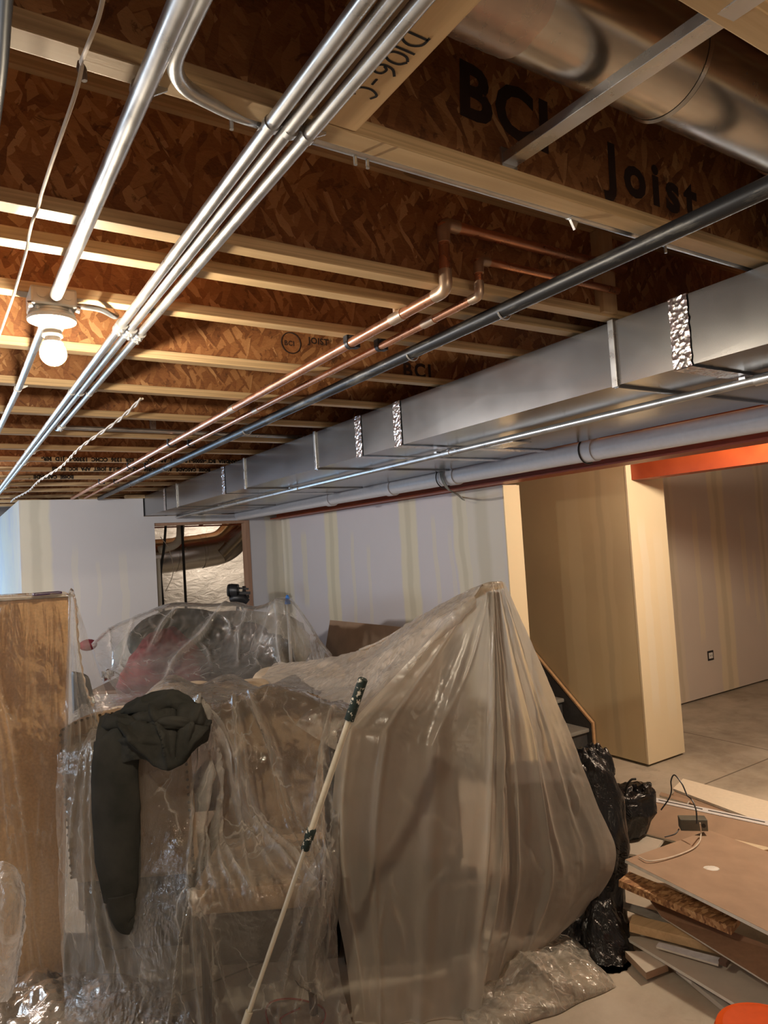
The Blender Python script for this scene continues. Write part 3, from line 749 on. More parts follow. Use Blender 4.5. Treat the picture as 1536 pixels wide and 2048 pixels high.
MB().tube([dw(436,1108,8.5), dw(468,1078,8.5), dw(500,1040,8.5)], .13, 28, caps=False).build('branch', GALVR, root, smooth=True)
for x_ in (350, 405): MB().tube([dw(x_,1109-(x_-350)*.13), dw(x_+3,1109-(x_-350)*.13)], rD*1.035, 32, caps=False).build('bead', GALVR, root, smooth=True)
root = empty('vent_pipe', (2.1, 8.2, 0), 'cream PVC pipe with an elbow at the left of the doorway opening', 'pipe')
MB().tube(fillet([dw(362,1020,8.2), dw(360,1088,8.2), dw(318,1100,8.2)], .12, 8), .045, 18).build('upper_run', PVCW, root, smooth=True)
q = dw(316,1118,7.7); MB().tube([(q.x, q.y, q.z), (q.x, q.y, .0)], .022, 14).build('drop', PVCW, root, smooth=True)
q = dw(365,1080,8.1); tag(MB().tube([(q.x, q.y, 2.3), (q.x+.01, q.y, .0)], .015, 10).build('black_hose', RUBBER, smooth=True), 'straight black hose hanging down in the middle of the doorway', 'hose')
q = dw(326,1200,7.8); tag(MB().tube(spline([(q.x+.08,q.y,2.25), (q.x+.04,q.y,1.9),(q.x-.01,q.y,1.6), (q.x,q.y,1.2), (q.x+.01,q.y,.0)]), .014, 10).build('black_hose', RUBBER, smooth=True), 'slightly bent black hose at the left side of the doorway', 'hose')
q = dw(340,1130,7.75); tag(MB().tube(spline([(q.x-.09,q.y,2.0),(q.x,q.y,1.85),(q.x+.03,q.y,1.6),(q.x-.06,q.y,1.4)]), .004, 8).build('thin_cable', CABLE, smooth=True), 'thin pale cable curling beside the bent black hose', 'cable')
# work light on a tripod in the doorway
def wl(px, py, d=7.25): return at(px, py, d)
c0 = wl(477, 1180)
root = empty('work_light', (c0.x, c0.y, 0), 'black work light on a tripod in front of the doorway jamb', 'work light')
e1 = wl(472,1180)
MB().tube([wl(459,1180), wl(462,1180), wl(476,1181), wl(477,1181)], [.055,.066,.066,.05], 20).build('lamp_head', BLACK, root, smooth=True)
MB().tube([wl(456,1181), wl(460,1181)], [.062,.07], 20).build('lens_ring', RUBBER, root, smooth=True)
m = MB().beam(wl(476,1186), wl(500,1186), .05, .03).beam(wl(478,1176), wl(497,1178), .03, .018).beam(wl(488,1172), wl(489,1200), .03, .03)
for k in range(4): m.beam(wl(480+5*k,1190), wl(481+5*k,1196), .012, .03)
m.build('bracket', BLACK, root, bevel=.003)
MB().tube([wl(460,1199), wl(470,1196), wl(486,1196), wl(496,1204)], [.03,.05,.05,.03], 14).build('battery_base', BLACK, root, smooth=True)
for dx, dy in ((-.28,-.1),(.28,-.1),(0,.3)):
    MB().tube([(c0.x, c0.y, c0.z-.05), (c0.x+dx, c0.y+dy, 0.005)], .011, 8).build('leg', BLACK, root, smooth=True)

# ------------------------------------------------------------------ stairs
STEP = simple('grey_step_paint', (.24,.235,.22), .6, bump=.1, bs=20)
SKIRT = simple('dark_grey_skirt', (.055,.055,.058), .5)
root = empty('staircase', (3.95, 3.9, 0), 'grey painted stairs going up between the two walls at right', 'stairs')
for k in range(8):
    yk = 3.93 + .245*k; zk = .20*(k+1)
    MB().box(3.53, X2-.036, yk-.03, yk+.25, zk-.032, zk).build('tread', STEP, root, bevel=.010)
    MB().box(3.53, X2-.036, yk, yk+.02, zk-.20, zk-.032).build('riser', SKIRT, root)
m = MB(); sk = [(3.88,0.0),(3.88,.235),(5.9,1.93),(5.9,1.2),(4.3,0.0)]
vs = [(X2-.034,y_,z_) for y_,z_ in sk] + [(X2-.012,y_,z_) for y_,z_ in sk]; n = len(sk)
m.add(vs, [tuple(range(n)), tuple(range(n,2*n))[::-1]] + [(i,(i+1)%n,(i+1)%n+n,i+n) for i in range(n)])
m.build('skirt_board', SKIRT, root)
m = MB(); TR = mat_wood('skirt_trim_wood', (.42,.24,.12), (.62,.40,.22), 'y', lam=False, knots=False)
m.beam((X2-.023,3.872,0),(X2-.023,3.872,.25),.024,.014,(0,1,0)); m.beam((X2-.023,3.872,.243),(X2-.023,5.9,1.95),.026,.014)
m.build('skirt_trim', TR, root)

# ------------------------------------------------------------------ surface tools
def bicubic(ctrl, nu, nv):
    C = np.array([[list(p) for p in row] for row in ctrl], dtype=float)       # rows, cols, 3
    def interp(C, n):
        k = C.shape[0]; P_ = np.concatenate([2*C[:1]-C[1:2], C, 2*C[-1:]-C[-2:-1]], 0)
        ts = np.linspace(0, k-1-1e-6, n); i = ts.astype(int); f = (ts-i).reshape(-1, *([1]*(C.ndim-1)))
        a, b, c, d = P_[i], P_[i+1], P_[i+2], P_[i+3]
        return .5*((2*b)+(-a+c)*f+(2*a-5*b+4*c-d)*f*f+(-a+3*b-3*c+d)*f**3)
    A = interp(C, nu); A = interp(A.transpose(1,0,2), nv).transpose(1,0,2)
    return A
def normals(A):
    du = np.gradient(A, axis=0); dv = np.gradient(A, axis=1); n = np.cross(du, dv); l = np.linalg.norm(n, axis=2, keepdims=True); n = n/np.maximum(l, 1e-9)
    s_ = np.sign(np.sum(n*(np.array(CAM)-A), axis=2, keepdims=True)); s_[s_ == 0] = 1
    return n*s_
def ridged(p, seed=0.0):                       # sharp creases
    return 1-2*abs(mn.noise(p+Vector((seed, seed*1.7, -seed))))
def crumple(A, fold=0.0, ffreq=6.0, crink=.006, cfreq=9.0, dirv=(0,0,1), seed=0.0, env=None, stretch=.22, fn=None, cm=None):
    N = normals(A); nu, nv = A.shape[:2]; B = A.copy(); d = Vector(dirv).normalized()
    for i in range(nu):
        for j in range(nv):
            p = Vector(A[i, j]); e = 1.0 if env is None else env(i/(nu-1), j/(nv-1))
            q = p - d*(p.dot(d)*(1-stretch))          # features stretched along dirv
            h = 0.0
            if fold: h += fold*(ridged(q*ffreq*.5, seed)*.6 + ridged(q*ffreq, seed+5)*.3 - .2)
            if crink: h += crink*(ridged(p*cfreq, seed+9)*.6 + ridged(p*cfreq*2.3, seed+2)*.35 + .18*ridged(p*cfreq*5, seed+3) - .4)
            if fn is not None: h += fn(i/(nu-1), j/(nv-1))
            if cm is not None: h += cm[i, j]/max(e, .2)
            B[i, j] = A[i, j] + N[i, j]*h*e
    B[:, :, 2] = np.maximum(B[:, :, 2], .004)
    return B
def crease_map(nu, nv, lines):
    I, J = np.meshgrid(np.linspace(0,1,nu), np.linspace(0,1,nv), indexing='ij'); H = np.zeros((nu, nv))
    for i0, j0, i1, j1, amp, wd in lines:
        di, dj = i1-i0, j1-j0; L = di*di+dj*dj
        t_ = np.clip(((I-i0)*di+(J-j0)*dj)/L, 0, 1)
        bend = .006*np.sin(t_*5+i0*31)
        dist = np.hypot(I-(i0+t_*di), J-(j0+t_*dj)-bend)
        taper = np.sin(np.pi*np.clip(t_*.9+.08, 0, 1))**.6
        H += amp*taper*np.exp(-(dist/(wd*.8))**1.2)
    return H
def crease_attr(o, H):
    a_ = o.data.attributes.new('crease', 'FLOAT', 'POINT')
    v_ = np.clip(np.abs(H)/.03, 0, 1).reshape(-1)
    vals = np.zeros(len(o.data.vertices)); vals[:len(v_)] = v_[:len(vals)]
    a_.data.foreach_set('value', vals)
def fan(rng, i0, j0, i1, ja, jb, k, amp, wd):
    return [(i0+rng.uniform(-.02,.02), j0+rng.uniform(-.025,.025), i1+rng.uniform(-.08,.08), ja+(jb-ja)*q_/(k-1)+rng.uniform(-.02,.02), amp*rng.uniform(.5,1.2), wd*rng.uniform(.6,1.3)) for q_ in range(k)]
def film(name, milky, gloss_r=.13, tint=(.86,.82,.76), edge=.45, bumps=.5, gl_amt=1.0, lines=.30, blur=0.0):
    # thin polyethylene: mostly clear, whitened where it is creased, with glossy crinkles
    t = NT(name)
    g = t.coord()
    wn = t.n('ShaderNodeTexNoise'); t.l(g, wn.inputs['Vector']); wn.inputs['Scale'].default_value = 4; wn.inputs['Detail'].default_value = 4
    ad = t.n('ShaderNodeVectorMath', operation='MULTIPLY_ADD'); t.l(wn.outputs[1], ad.inputs[0]); ad.inputs[1].default_value = (.30,.30,.30); t.l(g, ad.inputs[2])
    def vor(sc, feat='F1'):
        mp = t.n('ShaderNodeMapping'); mp.inputs['Scale'].default_value = sc; t.l(ad.outputs[0], mp.inputs['Vector'])
        v = t.n('ShaderNodeTexVoronoi'); v.feature = feat; v.inputs['Scale'].default_value = 1; t.l(mp.outputs[0], v.inputs['Vector']); return v.outputs[0]
    st = t.coord((16,16,3.0))
    n1 = t.noise(st, 1.0, 5, .65, .8); patch = t.noise(g, 2.6, 4, .6)
    crk = t.math('MULTIPLY', vor((34,34,22)), t.ramp(t.noise(g, 3.3, 3, .5), [(.47, .05), (.60, 1.0)]))
    h = t.math('ADD', t.math('MULTIPLY', vor((9,9,4)), .8), t.math('ADD', n1, t.math('MULTIPLY', crk, .55)))
    nm = t.bump(h, bumps, .03)
    lw = t.n('ShaderNodeLayerWeight'); lw.inputs[0].default_value = .35; t.l(nm, lw.inputs['Normal'])
    at_ = t.n('ShaderNodeAttribute'); at_.attribute_name = 'crease'
    ln = t.n('ShaderNodeMapRange'); t.l(vor((6.5,6.5,1.0), 'DISTANCE_TO_EDGE'), ln.inputs[0]); ln.inputs[1].default_value = 0; ln.inputs[2].default_value = .035; ln.inputs[3].default_value = lines; ln.inputs[4].default_value = 0
    lnm = t.math('MULTIPLY', ln.outputs[0], t.ramp(t.noise(g, 5.0, 3, .5), [(.45, 0.0), (.6, 1.0)]))
    fac = t.math('ADD', milky, t.math('MULTIPLY', lw.outputs['Facing'], edge))
    fac = t.math('ADD', fac, t.math('MULTIPLY', t.math('SUBTRACT', patch, .5), milky*.9+.08))
    fac = t.math('ADD', fac, t.math('ADD', lnm, t.math('MULTIPLY', at_.outputs['Fac'], .36)), clamp=True)
    tr = t.n('ShaderNodeBsdfTransparent'); tr.inputs[0].default_value = (.97,.965,.955,1); trs = tr.outputs[0]
    if blur:
        rf = t.n('ShaderNodeBsdfRefraction'); rf.inputs['Roughness'].default_value = .42; rf.inputs['IOR'].default_value = 1.10; rf.inputs[0].default_value = (.97,.96,.94,1)
        mb_ = t.n('ShaderNodeMixShader'); mb_.inputs[0].default_value = blur; t.l(tr.outputs[0], mb_.inputs[1]); t.l(rf.outputs[0], mb_.inputs[2]); trs = mb_.outputs[0]
    df = t.n('ShaderNodeBsdfDiffuse'); df.inputs[0].default_value = (*tint,1); t.l(nm, df.inputs['Normal'])
    tl = t.n('ShaderNodeBsdfTranslucent'); tl.inputs[0].default_value = (*tint,1); t.l(nm, tl.inputs['Normal'])
    m1 = t.n('ShaderNodeMixShader'); m1.inputs[0].default_value = .45; t.l(df.outputs[0], m1.inputs[1]); t.l(tl.outputs[0], m1.inputs[2])
    m2 = t.n('ShaderNodeMixShader'); t.l(fac, m2.inputs[0]); t.l(trs, m2.inputs[1]); t.l(m1.outputs[0], m2.inputs[2])
    gl = t.n('ShaderNodeBsdfGlossy'); gl.inputs[0].default_value = (1,1,1,1); gl.inputs[1].default_value = gloss_r; t.l(nm, gl.inputs['Normal'])
    fr = t.n('ShaderNodeFresnel'); fr.inputs[0].default_value = 1.5; t.l(nm, fr.inputs['Normal'])
    m3 = t.n('ShaderNodeMixShader'); t.l(t.math('MULTIPLY', fr.outputs[0], gl_amt, clamp=True), m3.inputs[0]); t.l(m2.outputs[0], m3.inputs[1]); t.l(gl.outputs[0], m3.inputs[2])
    t.l(m3.outputs[0], t.out.inputs[0]); return t.m
FILM_CLEAR = film('clear_plastic_film', .045, .09, edge=.35, bumps=.25, gl_amt=1.2, lines=.18)
FILM_MID = film('plastic_film', .22, .12, edge=.5, bumps=.5, gl_amt=1.2)
FILM_MILKY = film('milky_plastic_film', .36, .26, tint=(.93,.84,.71), edge=.35, bumps=.10, gl_amt=.7, lines=.12, blur=.75)
FILM_RIDGE = film('ridge_plastic_film', .42, .2, tint=(.84,.76,.66), edge=.5, bumps=.30, gl_amt=.9)
FILM_CLR2 = film('crinkled_plastic_film', .07, .09, tint=(.90,.85,.77), edge=.40, bumps=.55, gl_amt=1.6, lines=.35)

def blob(name, mat, c, rad, seed=0, amp=.12, freq=3.0, parent=None, flat=0.0, seg=40, rot=0.0, square=1.0):
    A = np.zeros((seg//2+1, seg, 3)); c = Vector(c)
    for i in range(seg//2+1):
        th = math.pi*i/(seg//2)
        for j in range(seg):
            ph = 2*math.pi*j/seg
            x, y_, z_ = math.sin(th)*math.cos(ph), math.sin(th)*math.sin(ph), math.cos(th)
            sg = lambda q: math.copysign(abs(q)**square, q)
            v_ = Vector((sg(x), sg(y_), sg(z_)))
            k = 1+amp*(ridged(v_*freq, seed)*.6+ridged(v_*freq*2.4, seed+3)*.3)
            p = Vector((v_.x*rad[0]*k, v_.y*rad[1]*k, v_.z*rad[2]*k)); p.rotate(Quaternion((0,0,1), rot)); p += c
            A[i, j] = (p.x, p.y, max(p.z, flat))
    return MB().grid(A, wrap=True).build(name, mat, parent, smooth='all')

# ------------------------------------------------------------------ covered furniture
MDF = simple('brown_particle_board', (.68,.42,.20), .75, bump=.15, bs=90, var=.14)
FABRIC = NT('beige_upholstery'); c = FABRIC.coord(); v = FABRIC.n('ShaderNodeTexVoronoi'); FABRIC.l(c, v.inputs['Vector']); v.inputs['Scale'].default_value = 24
n1 = FABRIC.noise(c, 180, 2); n2 = FABRIC.noise(c, 5, 4)
FABRIC = FABRIC.principled(FABRIC.ramp(n2, [(.3,(.30,.205,.125)), (.7,(.42,.30,.19))]), .85, 0, FABRIC.bump(n1, .4, .003))
FABDARK = simple('brown_upholstery', (.13,.07,.038), .85, bump=.2, bs=120)
DWOOD = simple('dark_wood', (.045,.028,.020), .4, bs=8)
NAIL = simple('nailhead_bronze', (.10,.07,.04), .35, .8)

# tall brown particle board carcass standing at left
bl = on(127, 1945, 2, 0.0); bl.z = 0
tr_ = at(141, 1194, 2.96); tl_ = at(-190, 1212, 2.96); bL = on(-200, 1975, 2, 0.0); bL.z = 0
bk = Vector((ray(150,1100).x, ray(150,1100).y, 0)).normalized()*.36 - Vector((RX.x, RX.y, 0)).normalized()*.03
q = [bL, bl, bl+bk, bL+bk, tl_, tr_, tr_+bk, tl_+bk]
for p in q[4:]: p.z = tr_.z
root = empty('wooden_cabinet', (bl.x, bl.y, 0), 'tall brown particle board cabinet under clear plastic at the left edge', 'cabinet')
MB().hexa(q).build('carcass', MDF, root, bevel=.003)
q2 = [p + Vector((0,0,.001)) for p in q[4:]]; MB().hexa(q2 + [p+Vector((0,0,.012)) for p in q2]).build('top_panel', simple('pale_top', (.66,.60,.50), .5), root, bevel=.002)
a = at(76, 1192, 3.0); 
PURP = simple('dark_purple_case', (.045,.02,.07), .4)
m = MB().box(-.055,.055,-.035,.035,0,.012); q3 = tr_.z+.016
m.v = [tuple(Vector((x_,y_,z_)) + Vector((on(96,1190,2,q3).x, on(96,1190,2,q3).y+.03, q3))) for x_,y_,z_ in m.v]
tag(m.build('phone_case', PURP, bevel=.006), 'small dark purple case lying on top of the brown cabinet', 'case')

def chair(name_loc, label, face, back_top, back_w, seat_w=.50, seat_d=.48, seat_z=.48, mat=FABRIC, tall=1.08, arch=.05, group=None, trim=True, lean=.10):
    # face: angle of the direction the sitter looks; loc: centre of the seat on the floor
    x0, y0 = name_loc
    f = Vector((math.cos(face), math.sin(face), 0)); r = Vector((f.y, -f.x, 0)); o = Vector((x0, y0, 0))
    root = empty('dining_chair', o, label, 'chair', group)
    W = lambda a, b, c: o + r*a + f*b + Vector((0,0,c))
    def padded(nm, cx, hx, hy, z0, z1, m_, rnd=.02, crown=.02):
        n = 14; A = []
        top = np.zeros((n, n, 3))
        mbx = MB()
        ring = []
        g = np.zeros((n, n, 3))
        for i in range(n):
            for j in range(n):
                u = -1+2*i/(n-1); v_ = -1+2*j/(n-1)
                g[i, j] = W(u*hx, cx+v_*hy, z1 + crown*(1-u*u)*(1-v_*v_))
        mbx.grid(g)
        for (lo, hi) in ((z0, z1),):
            edge = [g[0, j] for j in range(n)] + [g[i, n-1] for i in range(1, n)] + [g[n-1, j] for j in range(n-2, -1, -1)] + [g[i, 0] for i in range(n-2, 0, -1)]
            k = len(edge); b = len(mbx.v); c_ = np.mean(edge, 0)
            for lv, (zz, ex) in enumerate(((z1, 1.0), (z1-.012, 1.025), (z0+.01, 1.025), (z0, 1.0))):
                for p in edge: mbx.v.append((c_[0]+(p[0]-c_[0])*ex, c_[1]+(p[1]-c_[1])*ex, zz))
            for lv in range(3):
                for q_ in range(k): mbx.f.append((b+lv*k+q_, b+lv*k+(q_+1)%k, b+(lv+1)*k+(q_+1)%k, b+(lv+1)*k+q_))
            mbx.f.append(tuple(b+3*k+q_ for q_ in range(k)))
        return mbx.build(nm, m_, root, smooth=True)
    padded('seat', 0, seat_w/2, seat_d/2, seat_z-.10, seat_z-.01, mat)
    # backrest with a gently arched top
    n = 16; fr = np.zeros((n, n, 3)); bk_ = np.zeros((n, n, 3)); zb_ = seat_z-.06
    for i in range(n):
        for j in range(n):
            u = -1+2*j/(n-1); t_ = i/(n-1)
            ztop = tall - arch*abs(u)**2.6
            z_ = zb_+(ztop-zb_)*t_
            sh = -(seat_d/2+.0) - lean*t_
            puff = .022*(1-u**4)*(1-(2*t_-1)**4)
            fr[i, j] = W(u*back_w/2, sh+.02+puff, z_); bk_[i, j] = W(u*back_w/2, sh-.05-puff*.6, z_)
    m = MB(); b0 = len(m.v); m.grid(fr); m.grid(bk_)
    N_ = n*n; per = [j for j in range(n)] + [i*n+n-1 for i in range(1, n)] + [(n-1)*n+j for j in range(n-2, -1, -1)] + [i*n for i in range(n-2, 0, -1)]
    for q_ in range(len(per)):
        a_, b_ = per[q_], per[(q_+1) % len(per)]; m.f.append((a_, b_, b_+N_, a_+N_))
    bo = m.build('backrest', mat, root, smooth=True)
    if trim:
        m = MB()
        for q_ in range(0, 60):
            t_ = q_/59; 
            if t_ < .33: u, tt = -1, t_/.33
            elif t_ < .67: u, tt = -1+2*(t_-.33)/.34, 1
            else: u, tt = 1, 1-(t_-.67)/.33
            ztop = tall - arch*abs(u)**2.6; z_ = zb_+(ztop-zb_)*max(tt, .02)
            p = W(u*(back_w/2-.004), -(seat_d/2)-lean*tt-.054, z_-.004)
            m.tube([p-f*.002, p-f*.006], .0065, 6)
        m.build('nailhead_trim', NAIL, bo)['kind'] = 'stuff'
    for sx in (-1, 1):
        for sy_ in (-1, 1):
            MB().tube([W(sx*(seat_w/2-.035), sy_*(seat_d/2-.035), seat_z-.10), W(sx*(seat_w/2-.03), sy_*(seat_d/2-.01), 0)], [.024,.016], 8).build('leg', DWOOD, root, smooth=True)
    return root
# chair whose seat shows under the plastic in the middle; it faces the camera
vdir = math.atan2(-FW.y, -FW.x)
sc_ = (on(387,1850,2,.38) + on(592,1835,2,.38))/2; fdir = Vector((on(592,1835,2,.38)-on(387,1850,2,.38))); ang = math.atan2(-fdir.x, fdir.y) + math.pi
fvec = Vector((fdir.y, -fdir.x, 0)).normalized()
if fvec.dot(FW) > 0: fvec = -fvec
cm = Vector((sc_.x, sc_.y, 0)) - fvec*.25
chair((cm.x+.04, cm.y), 'beige upholstered dining chair facing the camera with its seat showing through plastic, behind the pole', math.atan2(fvec.y, fvec.x), 0, .47, tall=1.09, seat_z=.50, seat_w=.46, lean=.16)
# chair carrying the dark sweatshirt, seen from behind
cl = at(265, 1600, 3.02); chair((cl.x+.13, cl.y+.22), 'beige upholstered dining chair seen from behind, under the dark sweatshirt', math.atan2(FW.y, FW.x)+.05, 0, .52, tall=1.12, arch=.06, lean=.06)
# chair inside the tent-like plastic
crr = at(815, 1600, 3.05); chair((crr.x+.12, crr.y+.20), 'upholstered dining chair seen from behind inside the tent of milky plastic', math.atan2(FW.y, FW.x)-.08, 0, .50, mat=FABDARK, tall=1.05, arch=.08, lean=.05)
# post and crossbar that hold up the peak of the tent
root = empty('wooden_stand', tuple(Vector(at(990,1170,3.14))*1.0), 'upright wooden stand whose crossbar holds up the milky plastic tent', 'stand')
pk = at(986, 1176, 3.14); root.location = (pk.x, pk.y, 0)
MB().box(pk.x-.02, pk.x+.02, pk.y-.02, pk.y+.02, 0, pk.z-.02).build('post', DWOOD, root, bevel=.003)
MB().beam(at(963,1180,3.14), at(1004,1169,3.16), .035, .03).build('crossbar', LUMBER, root, bevel=.003)
b_ = at(700,1318,4.0); MB().beam(at(966,1181,3.16), Vector(b_)+Vector((0,0,-.02)), .02, .04).build('rail', LUMBER, root, bevel=.003)
bc = at(1090,1760,3.42); m = MB().box(-.19,.19,-.16,.16,0,.60)
m.v = [(bc.x+x_*.84+y_*.54, bc.y-x_*.54+y_*.84, z_) for x_,y_,z_ in m.v]
tag(m.build('dark_box', simple('dark_storage', (.07,.065,.07), .5), bevel=.012), 'dark box inside the milky plastic tent, right of the covered chair', 'box')

# dining table with cushions behind the chairs
tz = .76
tc = [on(235,1440,2,tz), on(640,1452,2,tz), on(650,1400,2,tz), on(300,1400,2,tz)]
root = empty('dining_table', tuple((tc[0]+tc[2])/2*1.0), 'large dark dining table buried under plastic behind the chairs', 'table')
root.location = ((tc[0].x+tc[2].x)/2, (tc[0].y+tc[2].y)/2, 0)
MB().slab(tc, .035).build('tabletop', DWOOD, root, bevel=.004)
for p in tc: MB().box(p.x*.94+root.location.x*.06-.035, p.x*.94+root.location.x*.06+.035, p.y*.97+root.location.y*.03-.035, p.y*.97+root.location.y*.03+.035, 0, tz-.035).build('leg', DWOOD, root)
CREAM = simple('cream_fabric', (.50,.40,.28), .85, bump=.2, bs=120)
def cushion(px, py, d, rad, label, seed, rot=0.0):
    c = at(px, py, d); c.z -= .045; o = blob('seat_cushion', CREAM, c, rad, seed=seed, amp=.05, freq=1.6, rot=rot, square=.55)
    tag(o, label, 'cushion')
cushion(362, 1378, 4.05, (.19,.16,.07), 'boxy cream cushion on the covered table, left one, below the red cloth', 1, -.5)
cushion(478, 1378, 4.15, (.20,.16,.085), 'domed cream cushion on the covered table, below the black bag', 2, -.4)
cushion(598, 1345, 4.7, (.30,.2,.09), 'wide flat beige cushion at the back right of the covered table', 3, -.5)
cushion(265, 1420, 3.7, (.18,.2,.05), 'cream cushion beside the brown cabinet, behind the dark sweatshirt', 4, -.3)

for lb, (x_, y_, d_), (a_, b_, c_), cl_ in (('dark box added for shade under the table behind the left covered chair', (300,1700,3.75), (.30,.22,.52), (.05,.035,.028)),  # under-table boxes are added so the space there reads as deep shade
                          ('dark block added for shade under the table behind the middle covered chair', (520,1700,3.85), (.34,.22,.56), (.035,.030,.030)),
                          ('dark brown box added for shade beside the table, behind the tented chair', (720,1700,3.75), (.24,.2,.66), (.06,.036,.025)),
                          ('tall dark block added to hide lit floor inside the milky plastic tent behind its chair', (800,1760,3.42), (.30,.14,.92), (.035,.024,.018)),  # tent blocks are added to cover lit floor showing through the film
                          ('low dark block added to hide lit floor inside the milky plastic tent under its chair', (830,1900,3.02), (.30,.10,.30), (.035,.024,.018)),
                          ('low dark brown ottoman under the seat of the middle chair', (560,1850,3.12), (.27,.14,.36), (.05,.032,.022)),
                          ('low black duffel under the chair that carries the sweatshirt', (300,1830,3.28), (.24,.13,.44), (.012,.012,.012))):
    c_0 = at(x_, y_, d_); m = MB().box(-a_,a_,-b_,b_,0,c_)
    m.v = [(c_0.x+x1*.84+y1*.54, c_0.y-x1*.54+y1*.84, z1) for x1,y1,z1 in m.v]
    tag(m.build('dark_box', simple('box_dark_%d' % x_, cl_, .7), bevel=.015), lb, 'box')
# heap under the far sheet
tag(blob('blanket', simple('red_cloth', (.17,.022,.028), .85, bump=.3, bs=10), at(335,1350,5.45), (.40,.25,.34), 5, .22, 2.6, rot=.5, square=1.35), 'red blanket heap under the far plastic sheet', 'blanket')
tag(blob('duffel_bag', simple('dark_green_cloth', (.045,.052,.036), .8), at(365,1278,5.75), (.42,.22,.24), 8, .08, 2.0, rot=-.5), 'dark green stuffed bag above the red blanket under the far sheet', 'bag')
tag(blob('garbage_bag', RUBBER, at(498,1318,5.5), (.21,.2,.27), 12, .14, 3.0), 'black bag under the far plastic sheet, left part of the dark pair', 'bag')
tag(blob('garbage_bag', RUBBER, at(540,1322,5.6), (.19,.16,.20), 14, .14, 3.0), 'smaller black bag under the far sheet, beside the taller black bag', 'bag')
tag(blob('grey_bedding', simple('grey_bedding_cloth', (.28,.27,.24), .85), at(430,1300,6.1), (.80,.3,.32), 16, .08, 2.0, rot=-.5, square=.8), 'grey-green bedding bundle at the back of the heap under the far sheet', 'bedding')
base = at(420,1400,5.65); m = MB().box(-.85,.85,-.35,.35,0,.78); cs, sn = math.cos(-.57), math.sin(-.57)
m.v = [(base.x+x_*cs-y_*sn, base.y+x_*sn+y_*cs, z_) for x_,y_,z_ in m.v]
tag(m.build('storage_chest', simple('chest_brown', (.16,.11,.08), .7), bevel=.02), 'low chest that carries the covered heap in front of the doorway', 'chest')
pt = at(575, 1199, 5.1); root = empty('support_pole', (pt.x, pt.y, 0), 'slim upright pole holding up the far sheet at its blue taped point', 'pole')
MB().tube([(pt.x,pt.y,0),(pt.x,pt.y,pt.z)], .012, 10).build('pole', GREYPLASTIC, root, smooth=True)
MB().lathe([(.14,0),(.14,.015),(.02,.03)], (pt.x,pt.y,0), seg=24).build('base', GREYPLASTIC, root, smooth=True)
MB().lathe([(.004,.022),(.012,.012),(.019,-.02),(.022,-.045)], (pt.x,pt.y,pt.z+.012), seg=12).build('blue_tape', simple('blue_tape', (.03,.16,.55), .5), root, smooth=True)
a = at(203,1345,4.15); m = MB().hexa([(a.x-.18,a.y-.1,0),(a.x+.10,a.y-.22,0),(a.x+.12,a.y+.1,0),(a.x-.16,a.y+.1,0),(a.x-.16,a.y-.02,1.13),(a.x-.08,a.y-.08,1.10),(a.x-.08,a.y+.06,1.10),(a.x-.16,a.y+.06,1.13)])
tag(m.build('suitcase', RUBBER, bevel=.02), 'black case visible between the brown cabinet and the far plastic heap', 'suitcase')
tag(blob('cloth_roll', simple('red_cloth_b', (.16,.015,.03), .8), at(176,1290,5.2), (.06,.06,.04), 3, .1), 'small red cloth roll peeking out right of the brown cabinet top', 'cloth')
# brown board leaning on the right wall
def bd(px, py, X): return on(px, py, 0, X)
a = bd(660,1240,3.22); b = bd(815,1254,3.22); y0_, y1_ = a.y, b.y
root = empty('drywall_sheet', (3.0, (y0_+y1_)/2, 0), 'brown-backed drywall sheet leaning against the right wall behind the heap', 'drywall board')
q = [Vector((2.95,y0_,0)), Vector((2.95,y1_-.5,0)), Vector((3.22,y1_-.5,b.z)), Vector((3.22,y0_,a.z))]
nrm = Vector((1,0,-.25)).normalized()
MB().hexa([q[0],q[1],q[1]+nrm*.0005,q[0]+nrm*.0005,q[3],q[2],q[2]+nrm*.0005,q[3]+nrm*.0005]).build('paper_face', PAPERBROWN, root)
MB().hexa([q[0]+nrm*.0006,q[1]+nrm*.0006,q[1]+nrm*.014,q[0]+nrm*.014,q[3]+nrm*.0006,q[2]+nrm*.0006,q[2]+nrm*.014,q[3]+nrm*.014]).build('core', GYPSUM, root)

# ------------------------------------------------------------------ plastic sheets
def G(rows): return [[at(*p) for p in row] for row in rows]
# sheet over the cabinet
rows = []
for py, xr, dfr, xr2, d2, dl in ((1191,141,2.925,146,3.02,2.925),(1196,141,2.92,148,3.0,2.92),(1290,137,2.91,177,3.02,2.91),(1380,133,2.90,208,3.04,2.90),(1450,131,2.88,240,3.04,2.88),(1600,128,2.88,262,3.0,2.86),(1760,128,2.86,290,2.95,2.82),(1900,135,2.84,330,2.85,2.78),(1990,160,2.78,360,2.72,2.70),(2060,170,2.62,380,2.60,2.58)):
    rows.append([(-170,py+8,dl),(-60,py+4,dl),(10,py+2,dl),(70,py,dfr),(xr,py,dfr),((xr+xr2)/2+3,py,(dfr+d2)/2-.02),(xr2,py,d2)])
A = bicubic(G(rows), 150, 110)
def env(i, j): return min(1, .25+i*1.3)*(1.0 if j > .55 else .75)
rg = random.Random(5)
LN = fan(rg, .03, .66, .75, .68, .98, 8, .028, .008) + fan(rg, .10, .2, .95, .25, .60, 5, .02, .010)
for q_ in range(30):
    a_, b_ = rg.uniform(.3, .98), rg.uniform(0.2, 1); an = rg.uniform(-.9, .9); ln = rg.uniform(.04, .14)
    LN.append((a_, b_, a_+ln*math.cos(an), b_+ln*math.sin(an), rg.uniform(-.012, .018), rg.uniform(.005, .012)))
cmA = crease_map(150, 110, LN)
